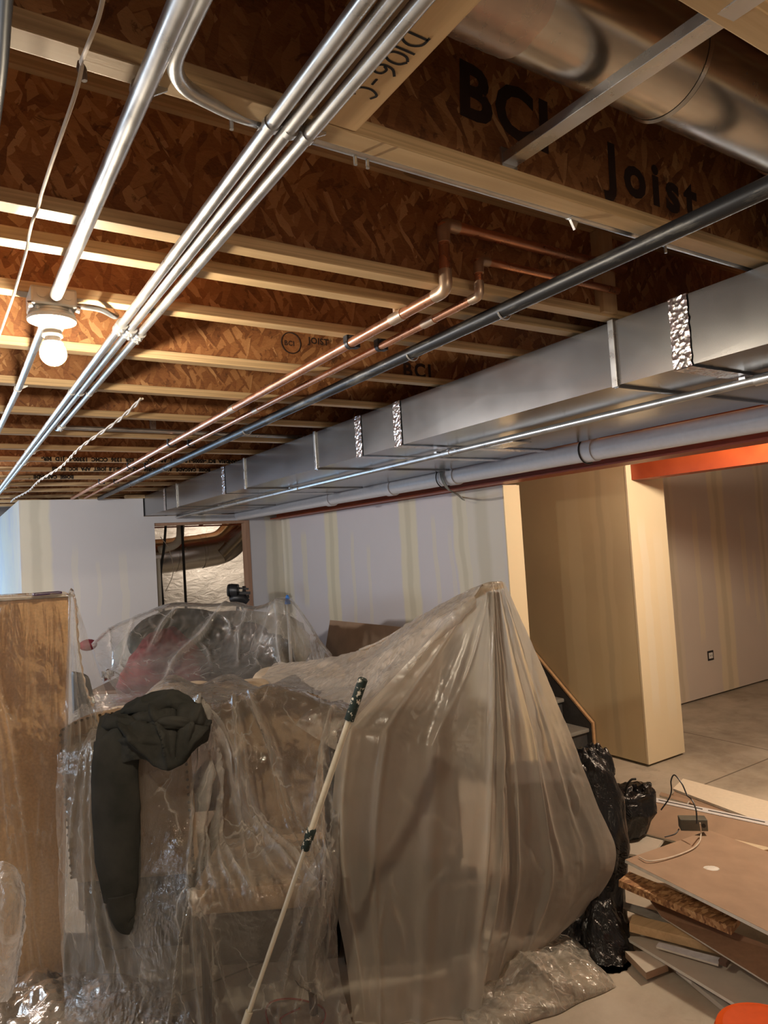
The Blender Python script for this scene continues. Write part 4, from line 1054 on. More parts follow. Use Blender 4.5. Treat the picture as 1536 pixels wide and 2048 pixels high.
A = crumple(A, fold=.020, ffreq=6.5, crink=.006, cfreq=9, seed=1.0, env=env, dirv=(0.05,0,1), stretch=.12, cm=cmA)
sheetA = MB().grid(A).build('plastic_sheet', FILM_CLEAR, smooth='all'); crease_attr(sheetA, cmA); tag(sheetA, 'clear plastic sheet draped over the tall brown cabinet down to the floor', 'plastic sheet')
top = [[(-170,1211,2.93),(0,1202,2.93),(141,1193,2.93)],[(-170,1203,3.3),(0,1194,3.3),(128,1187,3.3)]]
C_ = crumple(bicubic(G(top), 20, 60), crink=.003, cfreq=14, seed=3); MB().grid(C_).build('top_fold', FILM_MID, sheetA, smooth='all')

# sheet over the table and chairs
px_ = [120,190,260,330,385,450,520,590,640,700]
rows = [
 [(x,1392-(i*2),4.6) for i, x in enumerate([190,240,290,350,400,455,515,570,620,680])],
 [(150,1425,3.7),(210,1418,3.8),(275,1405,3.9),(340,1352,4.0),(400,1372,4.0),(460,1352,4.1),(520,1375,4.1),(580,1355,4.2),(635,1362,4.2),(690,1360,3.9)],
 [(128,1462,3.3),(195,1442,3.3),(265,1420,3.35),(335,1402,3.4),(390,1402,3.4),(455,1405,3.5),(525,1392,3.5),(595,1392,3.5),(645,1402,3.4),(700,1400,3.3)],
 [(120,1482,2.95),(190,1470,2.90),(262,1440,2.84),(330,1425,2.86),(385,1428,2.95),(450,1408,3.08),(520,1386,3.06),(590,1386,3.05),(640,1405,3.02),(695,1425,3.0)],
 [(118,1540,2.86),(190,1530,2.80),(260,1510,2.76),(330,1505,2.76),(388,1510,2.82),(450,1500,2.98),(520,1500,3.0),(590,1510,2.98),(640,1520,2.92),(690,1530,2.86)],
 [(116,1640,2.82),(188,1640,2.76),(256,1640,2.72),(330,1640,2.70),(382,1650,2.72),(445,1650,2.84),(515,1650,2.88),(585,1650,2.86),(635,1660,2.80),(680,1660,2.78)],
 [(116,1760,2.78),(186,1770,2.72),(254,1775,2.66),(326,1780,2.60),(380,1775,2.52),(445,1745,2.56),(515,1730,2.60),(585,1735,2.58),(632,1760,2.62),(672,1780,2.70)],
 [(120,1870,2.74),(188,1875,2.68),(256,1880,2.62),(326,1870,2.54),(384,1802,2.475),(445,1798,2.475),(515,1790,2.48),(585,1785,2.50),(630,1830,2.60),(668,1860,2.66)],
 [(125,1950,2.70),(190,1945,2.66),(258,1950,2.60),(326,1945,2.54),(386,1868,2.475),(445,1866,2.48),(515,1860,2.48),(585,1852,2.50),(628,1900,2.58),(675,1940,2.60)],
 [(130,2010,2.64),(192,2010,2.60),(260,2010,2.56),(330,2015,2.52),(392,1980,2.50),(448,1985,2.52),(515,1985,2.52),(580,1970,2.53),(625,1975,2.56),(690,1995,2.55)],
 [(130,2090,2.52),(195,2090,2.50),(262,2090,2.48),(332,2095,2.44),(396,2085,2.44),(450,2080,2.46),(515,2080,2.46),(578,2070,2.48),(630,2065,2.50),(710,2065,2.50)]]
A = bicubic(G(rows), 280, 240)
def env(i, j): return .5 + 1.2*math.sin(math.pi*min(1, i*1.15))
rg = random.Random(3)
LN = fan(rg, .27, .42, .66, .45, .88, 9, .040, .008) + fan(rg, .27, .60, .60, .62, .98, 5, .030, .007) + fan(rg, .28, .12, .80, .02, .22, 4, .030, .009) + fan(rg, .66, .46, .98, .32, .62, 5, .03, .009) + fan(rg, .30, .95, .95, .74, .92, 4, .03, .008)
for q_ in range(46):
    a_, b_ = rg.uniform(.05, .95), rg.uniform(0, 1); an = rg.uniform(-.9, .9); ln = rg.uniform(.05, .18)
    LN.append((a_, b_, a_+ln*math.cos(an), b_+ln*math.sin(an), rg.uniform(-.010, .012), rg.uniform(.003, .007)))
cmM = crease_map(280, 240, LN)
A = crumple(A, fold=.022, ffreq=6.0, crink=.008, cfreq=8, seed=7.0, env=env, dirv=(-.25,.15,1), stretch=.12, cm=cmM)
nR = int(230*.885)
sheetM = MB().grid(A).build('plastic_sheet', FILM_CLR2, smooth='all'); crease_attr(sheetM, cmM); tag(sheetM, 'crumpled clear plastic sheet over the dining table and the two middle chairs', 'plastic sheet')

# ridge sheet between the tent peak and the heap
rows = [[(968,1171,3.13),(905,1200,3.3),(835,1240,3.5),(762,1283,3.75),(700,1307,4.0),(630,1322,4.3),(548,1330,4.7)],
        [(962,1180,3.08),(895,1218,3.2),(818,1268,3.35),(745,1315,3.6),(685,1338,3.85),(612,1350,4.1),(530,1352,4.4)],
        [(955,1190,3.06),(880,1250,3.1),(800,1315,3.2),(728,1365,3.4),(665,1380,3.6),(590,1385,3.85),(510,1378,4.1)],
        [(950,1200,3.05),(865,1285,3.02),(785,1375,3.0),(715,1435,3.0),(650,1425,3.2),(575,1410,3.45),(500,1400,3.7)],
        [(950,1215,3.1),(860,1320,3.1),(775,1430,3.1),(700,1500,3.1),(640,1480,3.15),(565,1440,3.3),(490,1420,3.5)]]
A = crumple(bicubic(G(rows), 80, 170), fold=.022, ffreq=7, crink=.010, cfreq=10, seed=21, dirv=tuple(at(968,1171,3.13)-at(548,1330,4.7)), stretch=.3)
sheetG = MB().grid(A).build('plastic_sheet', FILM_RIDGE, smooth='all'); tag(sheetG, 'crinkled plastic sheet sloping from the tent peak down left to the table', 'plastic sheet')
rp = [at(x,y,d) for x,y,d in ((1003,1166,3.15),(966,1172,3.13),(905,1200,3.3),(835,1240,3.5),(762,1283,3.75),(720,1300,3.9))]
sp = spline(rp, 14); MB().tube(sp, [.009+.003*mn.noise(p*14) for p in sp], 10).build('rolled_edge', film('rolled_film', .62, .2, tint=(.78,.66,.52)), sheetG, smooth='all')

# tent of milky plastic
L_ = [(963,1173,3.10),(885,1252,3.05),(792,1350,3.0),(702,1446,2.90),(680,1482,2.85),(664,1620,2.80),(668,1780,2.72),(692,1920,2.64),(708,2062,2.56)]
M_ = [(985,1168,3.08),(981,1262,3.02),(978,1370,2.96),(975,1460,2.9),(972,1545,2.84),(966,1680,2.76),(955,1800,2.70),(940,1910,2.64),(925,2045,2.56)]
R_ = [(1008,1164,3.13),(1041,1236,3.14),(1079,1322,3.14),(1120,1418,3.12),(1150,1492,3.10),(1193,1606,3.08),(1232,1708,3.05),(1192,1800,3.02),(1085,1888,2.98)]
rows = []
for l_, m_, r_ in zip(L_, M_, R_):
    row = []
    for k in range(4): t_ = k/4; row.append(tuple(l_[q]*(1-t_)+m_[q]*t_ for q in range(3)))
    for k in range(5): t_ = k/4; row.append(tuple(m_[q]*(1-t_)+r_[q]*t_ for q in range(3)))
    rows.append(row)
A = bicubic(G(rows), 210, 180)
def radial(i, j):     # folds running down from the peak
    s_ = min(1, i*2.2)
    v_ = .020*ridged(Vector((j*3.6, i*.7, 2.0))) + .007*ridged(Vector((j*13, i*1.3, 5.0))) 
    for c_, w_, a_ in ((.52,.014,.045),(.60,.010,.03),(.72,.010,.028),(.12,.012,.028),(.30,.03,.02)):
        v_ += a_*math.exp(-((j-c_-.03*math.sin(i*3))/w_)**2)
    edge = min(1, j/.05, (1-j)/.05)
    return v_*s_*edge
rg = random.Random(9)
LN = [(.02,.50,.98,.52,.035,.012), (.03,.56,.9,.60,.022,.008), (.02,.72,.75,.80,.020,.008), (.03,.84,.7,.88,.016,.008), (.30,.03,.97,.05,.03,.010), (.03,.42,.5,.30,.012,.012)]
for q_ in range(26):
    a_, b_ = rg.uniform(.45, .95), rg.uniform(0.05, .95); an = rg.uniform(-1.2, 1.2); ln = rg.uniform(.04, .13)
    LN.append((a_, b_, a_+ln*math.cos(an), b_+ln*math.sin(an), rg.uniform(-.010, .016), rg.uniform(.004, .010)))
cmT = crease_map(210, 180, LN)
A = crumple(A, fold=0, crink=.004, cfreq=7, seed=31, fn=radial, cm=cmT)
sheetT = MB().grid(A).build('plastic_sheet', FILM_MILKY, smooth='all'); crease_attr(sheetT, cmT); tag(sheetT, 'milky plastic sheet hanging like a tent from the tall peak at centre right', 'plastic sheet')
# bunch of the same sheet lying on the floor
n, m2 = 90, 120; A = np.zeros((n, m2, 3))
cs_ = [on(x_,y_,2,0.0) for x_,y_ in ((905,1905),(1135,1872),(1232,1975),(930,2110))]
for i in range(n):
    for j in range(m2):
        u, v_ = i/(n-1), j/(m2-1)
        p = (cs_[0]*(1-v_)+cs_[1]*v_)*(1-u) + (cs_[3]*(1-v_)+cs_[2]*v_)*u
        e = (math.sin(math.pi*min(1,max(0,u)))**.45)*(math.sin(math.pi*v_)**.35)
        wob = .045*mn.noise(Vector((u*3, v_*3, 7)))
        h_ = e*(.040+.055*abs(mn.noise(Vector((p.x*5.5, p.y*5.5, 1))))*1.6+.03*max(0, ridged(Vector((p.x*9, p.y*9, 4)))) +.008*ridged(Vector((p.x*30,p.y*30,2))))
        A[i, j] = (p.x+wob, p.y+.05*mn.noise(Vector((u*4, v_*4, 17))), .004+h_)
MB().grid(A).build('floor_bunch', film('bunched_film', .20, .14, tint=(.92,.86,.76), edge=.55, bumps=.45, gl_amt=1.2, lines=.4), sheetT, smooth='all')
# gathered tail between the pole and the tent
rows = [[(640,1700,2.66),(655,1690,2.62),(675,1720,2.66)],[(600,1790,2.60),(640,1775,2.52),(672,1790,2.62)],[(582,1880,2.58),(622,1860,2.50),(650,1880,2.58)],[(560,1935,2.58),(615,1945,2.50),(668,1950,2.56)],[(640,1990,2.56),(650,2000,2.54),(668,1975,2.55)]]
A = crumple(bicubic(G(rows), 80, 40), fold=.02, ffreq=9, crink=.012, cfreq=12, seed=44); MB().grid(A).build('gathered_tail', FILM_CLR2, sheetT, smooth='all')

# far sheet over the heap
T_ = [(184,1290,4.95),(228,1254,5.15),(288,1226,5.3),(345,1208,5.4),(420,1208,5.45),(470,1206,5.4),(515,1213,5.25),(575,1196,5.08),(612,1238,5.15),(640,1285,5.3),(662,1312,5.3)]
rows = [[(x,y+6,d+.5) for x,y,d in T_],
        T_,
        [(x+(8 if k==0 else 0),y+30+(10 if k==7 else 0),d-.16) for k,(x,y,d) in enumerate(T_)],
        [(x+(18 if k==0 else 0),y+(70 if k in (0,) else 85 if k<9 else 50),d-.30) for k,(x,y,d) in enumerate(T_)],
        [(205,1350,4.6),(240,1350,4.65),(290,1352,4.75),(345,1345,4.8),(415,1340,4.8),(468,1340,4.8),(515,1340,4.75),(575,1335,4.8),(612,1335,4.8),(645,1335,4.9),(668,1338,4.9)],
        [(236,1398,4.3),(262,1405,4.35),(300,1410,4.4),(345,1405,4.45),(415,1392,4.5),(468,1390,4.5),(515,1385,4.5),(570,1378,4.5),(612,1370,4.5),(648,1362,4.6),(675,1360,4.6)]]
A = bicubic(G(rows), 120, 200)
def fn(i, j):
    v_ = 0
    for c_, a_, sl in ((.685,.05,.03),(.20,.03,-.10),(.30,.035,-.12),(.47,.045,-.20),(.58,.03,.05),(.10,.02,-.05)):
        v_ += a_*math.exp(-((j-c_-sl*(i-.3))/.010)**2)
    return v_*min(1, i*3)
rg = random.Random(19)
LN = [(.22,.66,.85,.69,.05,.010),(.22,.645,.8,.60,.02,.008),(.22,.67,.8,.76,.02,.008),(.22,.46,.90,.27,.05,.012),(.22,.33,.6,.22,.035,.010),(.25,.16,.8,.12,.03,.010),(.25,.56,.8,.52,.03,.010),(.22,.08,.8,.05,.03,.008)]
for q_ in range(24):
    a_, b_ = rg.uniform(.3, .9), rg.uniform(0.02, .98); an = rg.uniform(-.6, .6); ln = rg.uniform(.06, .22)
    LN.append((a_, b_, a_+ln*math.cos(an), b_+ln*math.sin(an)*.5, rg.uniform(-.02, .03), rg.uniform(.004, .009)))
cmB = crease_map(120, 200, LN)
A = crumple(A, fold=.035, ffreq=3.0, crink=.010, cfreq=6, seed=51, stretch=.2, env=lambda i, j: min(1, .15+i*2), cm=cmB)
so_ = MB().grid(A).build('plastic_sheet', film('far_plastic_film', .07, .10, tint=(.80,.79,.76), edge=.45, bumps=.4, gl_amt=1.4), smooth='all'); crease_attr(so_, cmB); tag(so_, 'clear plastic sheet over the far heap, taped up with blue tape', 'plastic sheet')
# plastic bunched on the floor at the lower left
n, m2 = 70, 130; A = np.zeros((n, m2, 3))
cs_ = [on(x_,y_,2,0.0) for x_,y_ in ((-80,1965),(340,1965),(420,2110),(-60,2130))]
for i in range(n):
    for j in range(m2):
        u, v_ = i/(n-1), j/(m2-1)
        p = (cs_[0]*(1-v_)+cs_[1]*v_)*(1-u) + (cs_[3]*(1-v_)+cs_[2]*v_)*u
        e = (math.sin(math.pi*u)**.4)*(math.sin(math.pi*v_)**.3)
        h_ = e*(.05+.10*abs(mn.noise(Vector((p.x*4.5, p.y*4.5, 11))))*1.5+.012*ridged(Vector((p.x*26,p.y*26,2))))
        A[i, j] = (p.x, p.y, .004+h_)
tag(MB().grid(A).build('bunched_plastic', film('bunched_film_left', .30, .22, tint=(.80,.72,.62), edge=.5, bumps=.2, gl_amt=.6), smooth='all'), 'bunched plastic film lying on the floor at the lower left corner', 'plastic sheet')
rows = [[(-60,1735,2.55),(0,1722,2.50),(28,1738,2.5),(46,1780,2.55)],[(-60,1800,2.5),(0,1800,2.40),(34,1810,2.42),(50,1830,2.5)],[(-60,1880,2.5),(0,1890,2.42),(30,1900,2.46),(40,1905,2.52)],[(-60,1990,2.5),(0,2000,2.46),(20,1990,2.5),(30,1960,2.56)]]
A = crumple(bicubic(G(rows), 70, 50), fold=.02, ffreq=9, crink=.012, cfreq=12, seed=61)
tag(MB().grid(A).build('bunched_plastic', FILM_MID, smooth='all'), 'bulging fold of plastic at the left edge in front of the cabinet', 'plastic sheet')

# ------------------------------------------------------------------ dark sweatshirt on the chair back
t = NT('charcoal_jersey'); c = t.coord(); n1 = t.noise(c, 260, 2); n2 = t.noise(c, 9, 4)
JER = t.principled(t.ramp(n2, [(.3,(.026,.027,.024)), (.7,(.046,.045,.040))]), .95, 0, t.bump(n1, .35, .002), .15)
rows = [[(212,1470,3.05),(258,1440,3.08),(300,1420,3.10),(350,1415,3.10),(384,1425,3.08),(400,1450,3.02)],
        [(212,1448,2.92),(256,1432,2.95),(300,1410,2.97),(348,1402,2.97),(386,1415,2.93),(404,1442,2.90)],
        [(204,1456,2.80),(252,1442,2.78),(300,1436,2.76),(346,1428,2.75),(388,1432,2.77),(409,1450,2.82)],
        [(196,1488,2.74),(248,1480,2.71),(298,1478,2.69),(345,1470,2.68),(385,1462,2.71),(412,1462,2.79)],
        [(194,1530,2.72),(246,1524,2.70),(288,1516,2.68),(338,1536,2.66),(366,1502,2.70),(406,1476,2.79)]]
rg = random.Random(12)
LN = [(.45,.05,.98,.50,.04,.018),(.40,.40,.98,.62,.045,.016),(.42,.62,.95,.66,-.03,.02),(.45,.80,.9,.72,.03,.025),(.35,.15,.42,.9,.03,.03),(.55,.2,.7,.95,-.022,.02),(.6,.95,.95,.70,.03,.02),(.75,.1,.8,.5,.02,.02)]
A = crumple(bicubic(G(rows), 90, 110), fold=.050, ffreq=8, crink=.006, cfreq=14, seed=71, dirv=(.5,.2,1), stretch=.3, cm=crease_map(90, 110, LN))
root = empty('sweatshirt', tuple(at(300,1480,2.75)), 'dark grey sweatshirt slung over the chair back with one sleeve hanging down', 'sweatshirt')
MB().grid(A).build('body', JER, root, smooth='all', solid=.012)
def softtube(nm, pts, rads, flat=.5, seed=0, seg=28, amp=.12, parent=root):
    cp = spline([at(*p) for p in pts], 14); n = len(cp); A = np.zeros((n, seg, 3))
    rr_ = np.interp(np.linspace(0, 1, n), np.linspace(0, 1, len(rads)), rads)
    vd = Vector((FW.x, FW.y, 0)).normalized()
    for i in range(n):
        t_ = (cp[min(i+1,n-1)]-cp[max(i-1,0)]).normalized(); u = t_.cross(vd).normalized(); w_ = u.cross(t_).normalized()
        for k in range(seg):
            an = 2*math.pi*k/seg
            rr2 = rr_[i]*(1+amp*ridged(Vector((math.cos(an)*1.3, math.sin(an)*1.3, i*.055)), seed))
            p = cp[i] + u*math.cos(an)*rr2 + w_*math.sin(an)*rr2*flat
            A[i, k] = p
    m = MB().grid(A, wrap=True); m.f.append(tuple(range(seg))); m.f.append(tuple((n-1)*seg+k for k in range(seg))[::-1])
    return m.build(nm, JER, parent, smooth='all')
softtube('sleeve', [(238,1450,2.80),(236,1475,2.73),(232,1530,2.70),(233,1620,2.68),(235,1700,2.66),(240,1770,2.64),(242,1800,2.63)], [.05,.082,.086,.084,.080,.072,.058], .42, 3, amp=.13)
softtube('cuff', [(241,1788,2.63),(246,1828,2.62),(256,1846,2.62),(275,1850,2.62)], [.054,.046,.04,.03], .5, 6)
softtube('hood', [(246,1436,2.84),(262,1424,2.82),(290,1416,2.80),(330,1408,2.80),(368,1416,2.80),(392,1436,2.82)], [.012,.028,.034,.042,.036,.012], .9, 9, amp=.55)
softtube('fold', [(205,1462,2.80),(222,1448,2.76),(250,1446,2.74),(275,1452,2.72)], [.01,.028,.028,.012], .8, 12, amp=.3)
softtube('pocket_fold', [(290,1452,2.72),(330,1446,2.69),(370,1448,2.70),(404,1462,2.77)], [.008,.020,.020,.008], .6, 15, amp=.3)

# ------------------------------------------------------------------ extension pole
P0 = at(727,1356,2.50); P1 = at(468,2112,2.42); P1.z = max(P1.z, 0.0)
def pp(t_): return P0.lerp(P1, t_)
SPECK = NT('paint_spattered_foam'); n1 = SPECK.noise(SPECK.coord(), 48, 4, .6)
SPECK = SPECK.principled(SPECK.ramp(n1, [(.55,(.012,.025,.022)), (.60,(.66,.62,.54))]), .8)
DIRTYW = simple('dirty_white_rod', (.62,.56,.44), .5, bs=14, var=.2)
root = empty('extension_pole', tuple(P1), 'paint spattered extension pole leaning diagonally in front of the plastic', 'pole')
MB().tube([pp(0), pp(.004), pp(.115)], [.012,.0180,.0180], 16).build('foam_grip', SPECK, root, smooth=True)
MB().tube([pp(.112), pp(.42)], .0112, 14).build('upper_tube', DIRTYW, root, smooth=True)
MB().tube([pp(.405), pp(.408), pp(.432), pp(.434), pp(.460), pp(.463)], [.014,.0175,.0175,.0145,.016,.013], 16).build('twist_lock', SPECK, root, smooth=True)
MB().tube([pp(.455), pp(.93)], .0085, 14).build('lower_tube', mat_steel('pole_aluminium', (.70,.66,.56), .35, .6, amt=.1), root, smooth=True)
MB().tube([pp(.885), pp(.935)], .0135, 14).build('collar', DIRTYW, root, smooth=True)
MB().tube([pp(.93), pp(1.0)], .0125, 14).build('threaded_tip', simple('green_plastic', (.03,.07,.05), .5), root, smooth=True)

# ------------------------------------------------------------------ black rubbish bags
BAG = NT('black_bag_film'); c = BAG.coord(); n1 = BAG.noise(c, 7, 5, .65, .8)
BAG = BAG.principled((.008,.008,.009), .28, 0, BAG.bump(n1, .7, .03), .5)
def bag(name, pts, rads, label, seed, amp=.16, seg=64, flatk=.75):
    cp = spline([at(*p) for p in pts], 10); n = len(cp); A = np.zeros((n, seg, 3))
    rr_ = np.interp(np.linspace(0, 1, n), np.linspace(0, 1, len(rads)), rads)
    r0 = Vector((RX.x, RX.y, 0)).normalized(); f0 = Vector((FW.x, FW.y, 0)).normalized()
    for i in range(n):
        for k in range(seg):
            an = 2*math.pi*k/seg
            w_ = ridged(Vector((math.cos(an)*2.0, math.sin(an)*2.0, i*.10)), seed)*.6 + ridged(Vector((math.cos(an)*5.0, math.sin(an)*5.0, i*.12+3)), seed)*.35
            rr2 = rr_[i]*(1+amp*w_)
            p = cp[i] + r0*math.cos(an)*rr2 + f0*math.sin(an)*rr2*flatk + Vector((0,0,.02*mn.noise(Vector((math.cos(an)*2, math.sin(an)*2, i*.3)))))
            A[i, k] = (p.x, p.y, max(p.z, .003))
    m = MB().grid(A, wrap=True); m.f.append(tuple(range(seg))); m.f.append(tuple((n-1)*seg+k for k in range(seg))[::-1])
    return tag(m.build(name, BAG, smooth='all'), label, 'bag')
bag('garbage_bag', [(1168,1497,3.40),(1176,1540,3.38),(1180,1600,3.34),(1176,1690,3.28),(1158,1780,3.22),(1150,1860,3.14),(1160,1930,3.02)], [.03,.10,.145,.17,.185,.22,.19], 'large shiny black rubbish bag standing behind the milky plastic tent', 5)
bag('garbage_bag', [(1200,1800,2.98),(1208,1850,2.95),(1215,1900,2.90),(1222,1945,2.82)], [.04,.085,.095,.07], 'low black bag end slumped on the floor beside the pine two-by-four', 9, .2)
b2_ = bag('garbage_bag', [(1262,1570,3.95),(1252,1585,3.95),(1250,1620,3.92),(1244,1665,3.90)], [.06,.14,.15,.11], 'smaller black bag with a tied neck, behind the drywall scraps', 13, .22)
bag('garbage_bag', [(1285,1568,3.9),(1280,1585,3.9),(1274,1610,3.9)], [.045,.05,.03], 'flared open corner of black plastic beside the tied bag', 15, .15)
tag(MB().tube(spline([at(1250,1592,3.8), at(1254,1572,3.8), at(1262,1560,3.8), at(1272,1558,3.8)]), .006, 8).build('bag_tie', RUBBER, smooth=True), 'curled black tie sticking up from the smaller black bag', 'tie')
bag('garbage_bag', [(1186,1488,3.62),(1190,1510,3.62),(1192,1545,3.60)], [.02,.07,.09], 'pointed black bag corner in front of the bottom stair', 17, .2)

# ------------------------------------------------------------------ scrap boards on the floor at the right
def board(corn, th, face, edge, label, name='drywall_scrap', cat='drywall scrap', group=None):
    q = [on(x_, y_, 2, z_) for x_, y_, z_ in corn]
    root = empty(name, tuple(sum(q, Vector())/4), label, cat, group)
    n_ = (q[1]-q[0]).cross(q[3]-q[0]).normalized(); n_ = n_ if n_.z > 0 else -n_
    MB().slab([p-n_*.0012 for p in q], th-.0012).build('core', edge, root)
    MB().slab(q, .0012).build('paper_face', face, root)
    return root
board([(1366,1557,.075),(1640,1630,.075),(1620,1680,.06),(1346,1577,.06)], .016, simple('ivory_board', (.78,.70,.57), .7, var=.04), GYPSUM, 'long ivory-faced board at the back of the scrap pile')
board([(1352,1578,.055),(1620,1680,.05),(1600,1700,.03),(1345,1590,.03)], .014, PAPERBROWN, PAPERBROWN, 'narrow brown strip under the ivory board')
board([(1322,1584,.05),(1378,1600,.05),(1374,1606,.04),(1318,1590,.04)], .015, PAPERBROWN, GYPSUM, 'short torn brown drywall strip behind the printed board edge')
w2 = board([(1300,1597,.16),(1640,1668,.16),(1560,1735,.06),(1270,1662,.06)], .013, PAPERBROWN, GYPSUM, 'tilted brown drywall piece with a white printed edge strip')
q0, q1 = on(1302,1594,2,.165), on(1640,1664,2,.165)
dirx = (q1-q0).normalized(); dn = (on(1270,1662,2,.06)-on(1300,1597,2,.16)).normalized()
up_ = dirx.cross(dn).normalized(); up_ = up_ if up_.z > 0 else -up_
MB().slab([q0+up_*.003, q1+up_*.003, q1+dn*.035+up_*.003, q0+dn*.035+up_*.003], .002).build('edge_tape', simple('edge_tape_white', (.66,.65,.66), .6, var=.04), w2)
MB().slab([q0+dirx*.05+dn*.012+up_*.0036, q0+dirx*.30+dn*.012+up_*.0036, q0+dirx*.30+dn*.018+up_*.0036, q0+dirx*.05+dn*.018+up_*.0036], .0005).build('printed_line', INK, w2)
MB().slab([q0+dirx*.33+dn*.012+up_*.0036, q0+dirx*.62+dn*.012+up_*.0036, q0+dirx*.62+dn*.018+up_*.0036, q0+dirx*.33+dn*.018+up_*.0036], .0005).build('printed_line', INK, w2)
text_mb('--- -- --', .03, q0+dirx*.68+dn*.028+up_*.0038, dirx, -dn).build('printed_lettering', INK, w2)
board([(1248,1655,.05),(1330,1676,.05),(1300,1715,.04),(1240,1704,.04)], .013, PAPERGREY, GYPSUM, 'pale grey drywall piece between black bag and the big brown board')
board([(1452,1680,.10),(1640,1620,.10),(1640,1690,.10),(1500,1702,.10)], .03, simple('pale_wood', (.66,.56,.40), .6, var=.08), LUMBER, 'pale plank poking out above the big brown board', 'wood_plank', 'plank')
board([(1250,1719,.30),(1418,1660,.235),(1660,1748,.22),(1660,1925,.27)], .014, PAPERBROWN, GYPSUM, 'big brown drywall board on top of the scrap pile')
OSBP = NT('osb_scrap'); v = OSBP.n('ShaderNodeTexVoronoi'); OSBP.l(OSBP.coord((34,110,60), rot=(0,0,.35)), v.inputs['Vector']); v.inputs['Scale'].default_value = 1
sp_ = OSBP.n('ShaderNodeSeparateColor'); OSBP.l(v.outputs['Color'], sp_.inputs[0])
OSBP = OSBP.principled(OSBP.ramp(sp_.outputs[0], [(0,(.16,.07,.03)),(.5,(.34,.17,.07)),(1,(.58,.36,.18))]), .6)
def plank(a, b, w_, h_, mat, label, name='lumber_offcut', cat='lumber'):
    A_ = on(*a[:2], 2, a[2]); B_ = on(*b[:2], 2, b[2])
    return tag(MB().beam(A_, B_, w_, h_).build(name, mat, bevel=.002), label, cat)
plank((1248,1758,.235), (1472,1852,.19), .10, .03, OSBP, 'reddish OSB strip lying under the front edge of the big brown board', 'osb_offcut', 'osb strip')
plank((1262,1846,.10), (1450,1893,.085), .075, .036, LUMBERX, 'short pine two-by-four with a lit end beside the black bag')
board([(1300,1800,.155),(1640,1930,.15),(1640,2030,.13),(1322,1832,.13)], .013, simple('dark_brown_paper', (.30,.17,.10), .8), GYPSUM, 'dark brown drywall strip running to the right edge below the OSB strip')
board([(1235,1800,.09),(1380,1840,.09),(1365,1860,.07),(1225,1810,.07)], .013, simple('dim_grey_paper', (.30,.28,.25), .8), GYPSUM, 'dim grey strip tucked behind the pine two-by-four')
board([(1300,1873,.062),(1640,1985,.06),(1640,2110,.05),(1248,1872,.06)], .013, PAPERGREY, GYPSUM, 'long grey drywall offcut crossing to the lower right corner')
board([(1318,1884,.085),(1440,1915,.085),(1436,1928,.08),(1312,1892,.08)], .010, simple('white_blue_strip', (.60,.60,.63), .5), GYPSUM, 'small white strip lying on the long grey offcut')
board([(1250,1902,.045),(1318,1903,.045),(1336,1928,.04),(1292,1945,.04)], .028, PAPERGREY, PAPERBROWN, 'small two-layer drywall square beside the foot of the black bag')
board([(1330,1918,.03),(1352,1922,.03),(1500,2030,.025),(1462,2026,.02)], .02, simple('grey_trim_paint', (.40,.37,.32), .7), PAPERGREY, 'narrow grey strip nearest the bare floor')
board([(1352,1940,.025),(1420,1945,.025),(1600,2080,.02),(1520,2060,.02)], .012, PAPERBROWN, GYPSUM, 'brown strip partly under the long grey offcut')
plank((1445,1928,.10), (1462,1903,.12), .03, .02, simple('dark_shard', (.12,.07,.05), .7), 'small dark wooden shard standing on the grey offcut', 'wood_shard', 'wood shard')
plank((1498,1915,.09), (1540,1935,.09), .05, .02, simple('tan_shard', (.38,.26,.16), .7), 'small tan drywall shard by the right edge', 'drywall_shard', 'drywall scrap')
# small metal junction device with leads
g0, g1 = on(1362,1662,2,.262), on(1417,1663,2,.262)
dx = (g1-g0); wdt = dx.length; dx.normalize(); dy = Vector((-dx.y, dx.x, 0))
root = empty('junction_device', tuple((g0+g1)/2), 'small grey metal junction box with loose wires on the big brown board', 'junction box')
DEV = mat_steel('device_metal', (.15,.15,.13), .5, .6, streak=(20,20,20), stain=.3)
h_ = .055
hs = MB().hexa([g0, g1, g1+dy*.06, g0+dy*.06, g0+Vector((0,0,h_)), g1+Vector((0,0,h_)), g1+dy*.06+Vector((0,0,h_)), g0+dy*.06+Vector((0,0,h_))]).build('housing', DEV, root, bevel=.004)
for k, mt in ((.28, DEV), (.62, DEV), (.84, BLACK)):
    c_ = g0+dx*wdt*k+Vector((0,0,h_*.5)); MB().tube([c_-dy*.0015, c_+dy*.001], .014 if k < .8 else .010, 16).build('knockout', mt, hs, smooth=True)
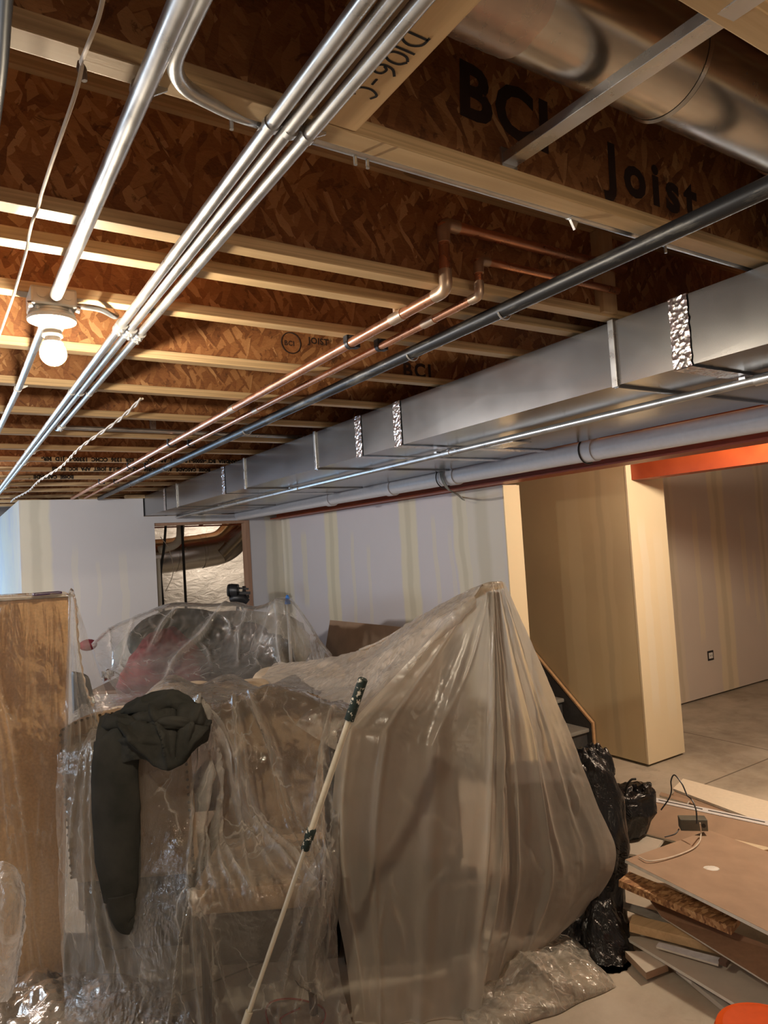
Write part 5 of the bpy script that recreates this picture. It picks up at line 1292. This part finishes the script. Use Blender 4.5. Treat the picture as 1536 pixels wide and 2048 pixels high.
def wire(pts, r, mat, label, name='loose_wire'):
    tag(MB().tube(spline(pts, 8), r, 8).build(name, mat, smooth=True), label, 'wire')
gz = lambda x_, y_, z_: on(x_, y_, 2, z_)
pA = at(1402,1640,3.30)
wire([at(1394,1648,3.30), at(1392,1620,3.34), at(1384,1600,3.38), at(1374,1590,3.42), at(1364,1568,3.45), at(1349,1550,3.5), at(1342,1562,3.5), at(1343,1580,3.5), at(1338,1597,3.5), at(1322,1620,3.5)], .0035, BLACK, 'thin black wire looping up above the junction box')
wire([at(1400,1646,3.28), gz(1402,1665,.27), gz(1398,1685,.262), gz(1380,1700,.27), gz(1340,1715,.285), gz(1300,1722,.30), gz(1278,1714,.30)], .003, CABLE, 'thin white wire curving down from the junction box across the brown board')
wire([gz(1358,1658,.27), gz(1350,1668,.26), gz(1330,1674,.26)], .003, BLACK, 'short dark wire end left of the junction box')
tag(blob('plaster_dollop', WHITEPAINT, on(1421,1738,2,.262), (.035,.022,.008), 4, .15, rot=-.6), 'white plaster dollop on the big brown board', 'plaster')
# orange bucket, upside down, at the lower right corner
oc = on(1535, 2075, 2, .34)
ORG = simple('orange_plastic', (.80,.10,.008), .65, var=.04, spec=.15)
root = empty('orange_bucket', (oc.x, oc.y, 0), 'bright orange upturned plastic bucket at the lower right corner', 'bucket')
MB().lathe([(.148,0),(.152,.006),(.152,.03),(.147,.034),(.135,.335),(.128,.352),(.11,.36),(.10,.356)], (oc.x, oc.y, 0), seg=48).build('shell', ORG, root, smooth=True)
MB().lathe([(.158,.05),(.160,.055),(.160,.062),(.150,.064)], (oc.x, oc.y, 0), seg=48).build('rim', ORG, root, smooth=True)
# red wire loop on the floor
pts = [gz(538,2052,.01), gz(532,2020,.01), gz(548,2002,.01), gz(590,1998,.01), gz(640,2012,.01), gz(650,2035,.01), gz(628,2062,.01), gz(590,2070,.01), gz(560,2040,.02), gz(600,2016,.02)]
wire(pts, .0035, simple('red_wire', (.35,.05,.04), .5), 'thin red wire loop on the floor right of the pole tip')
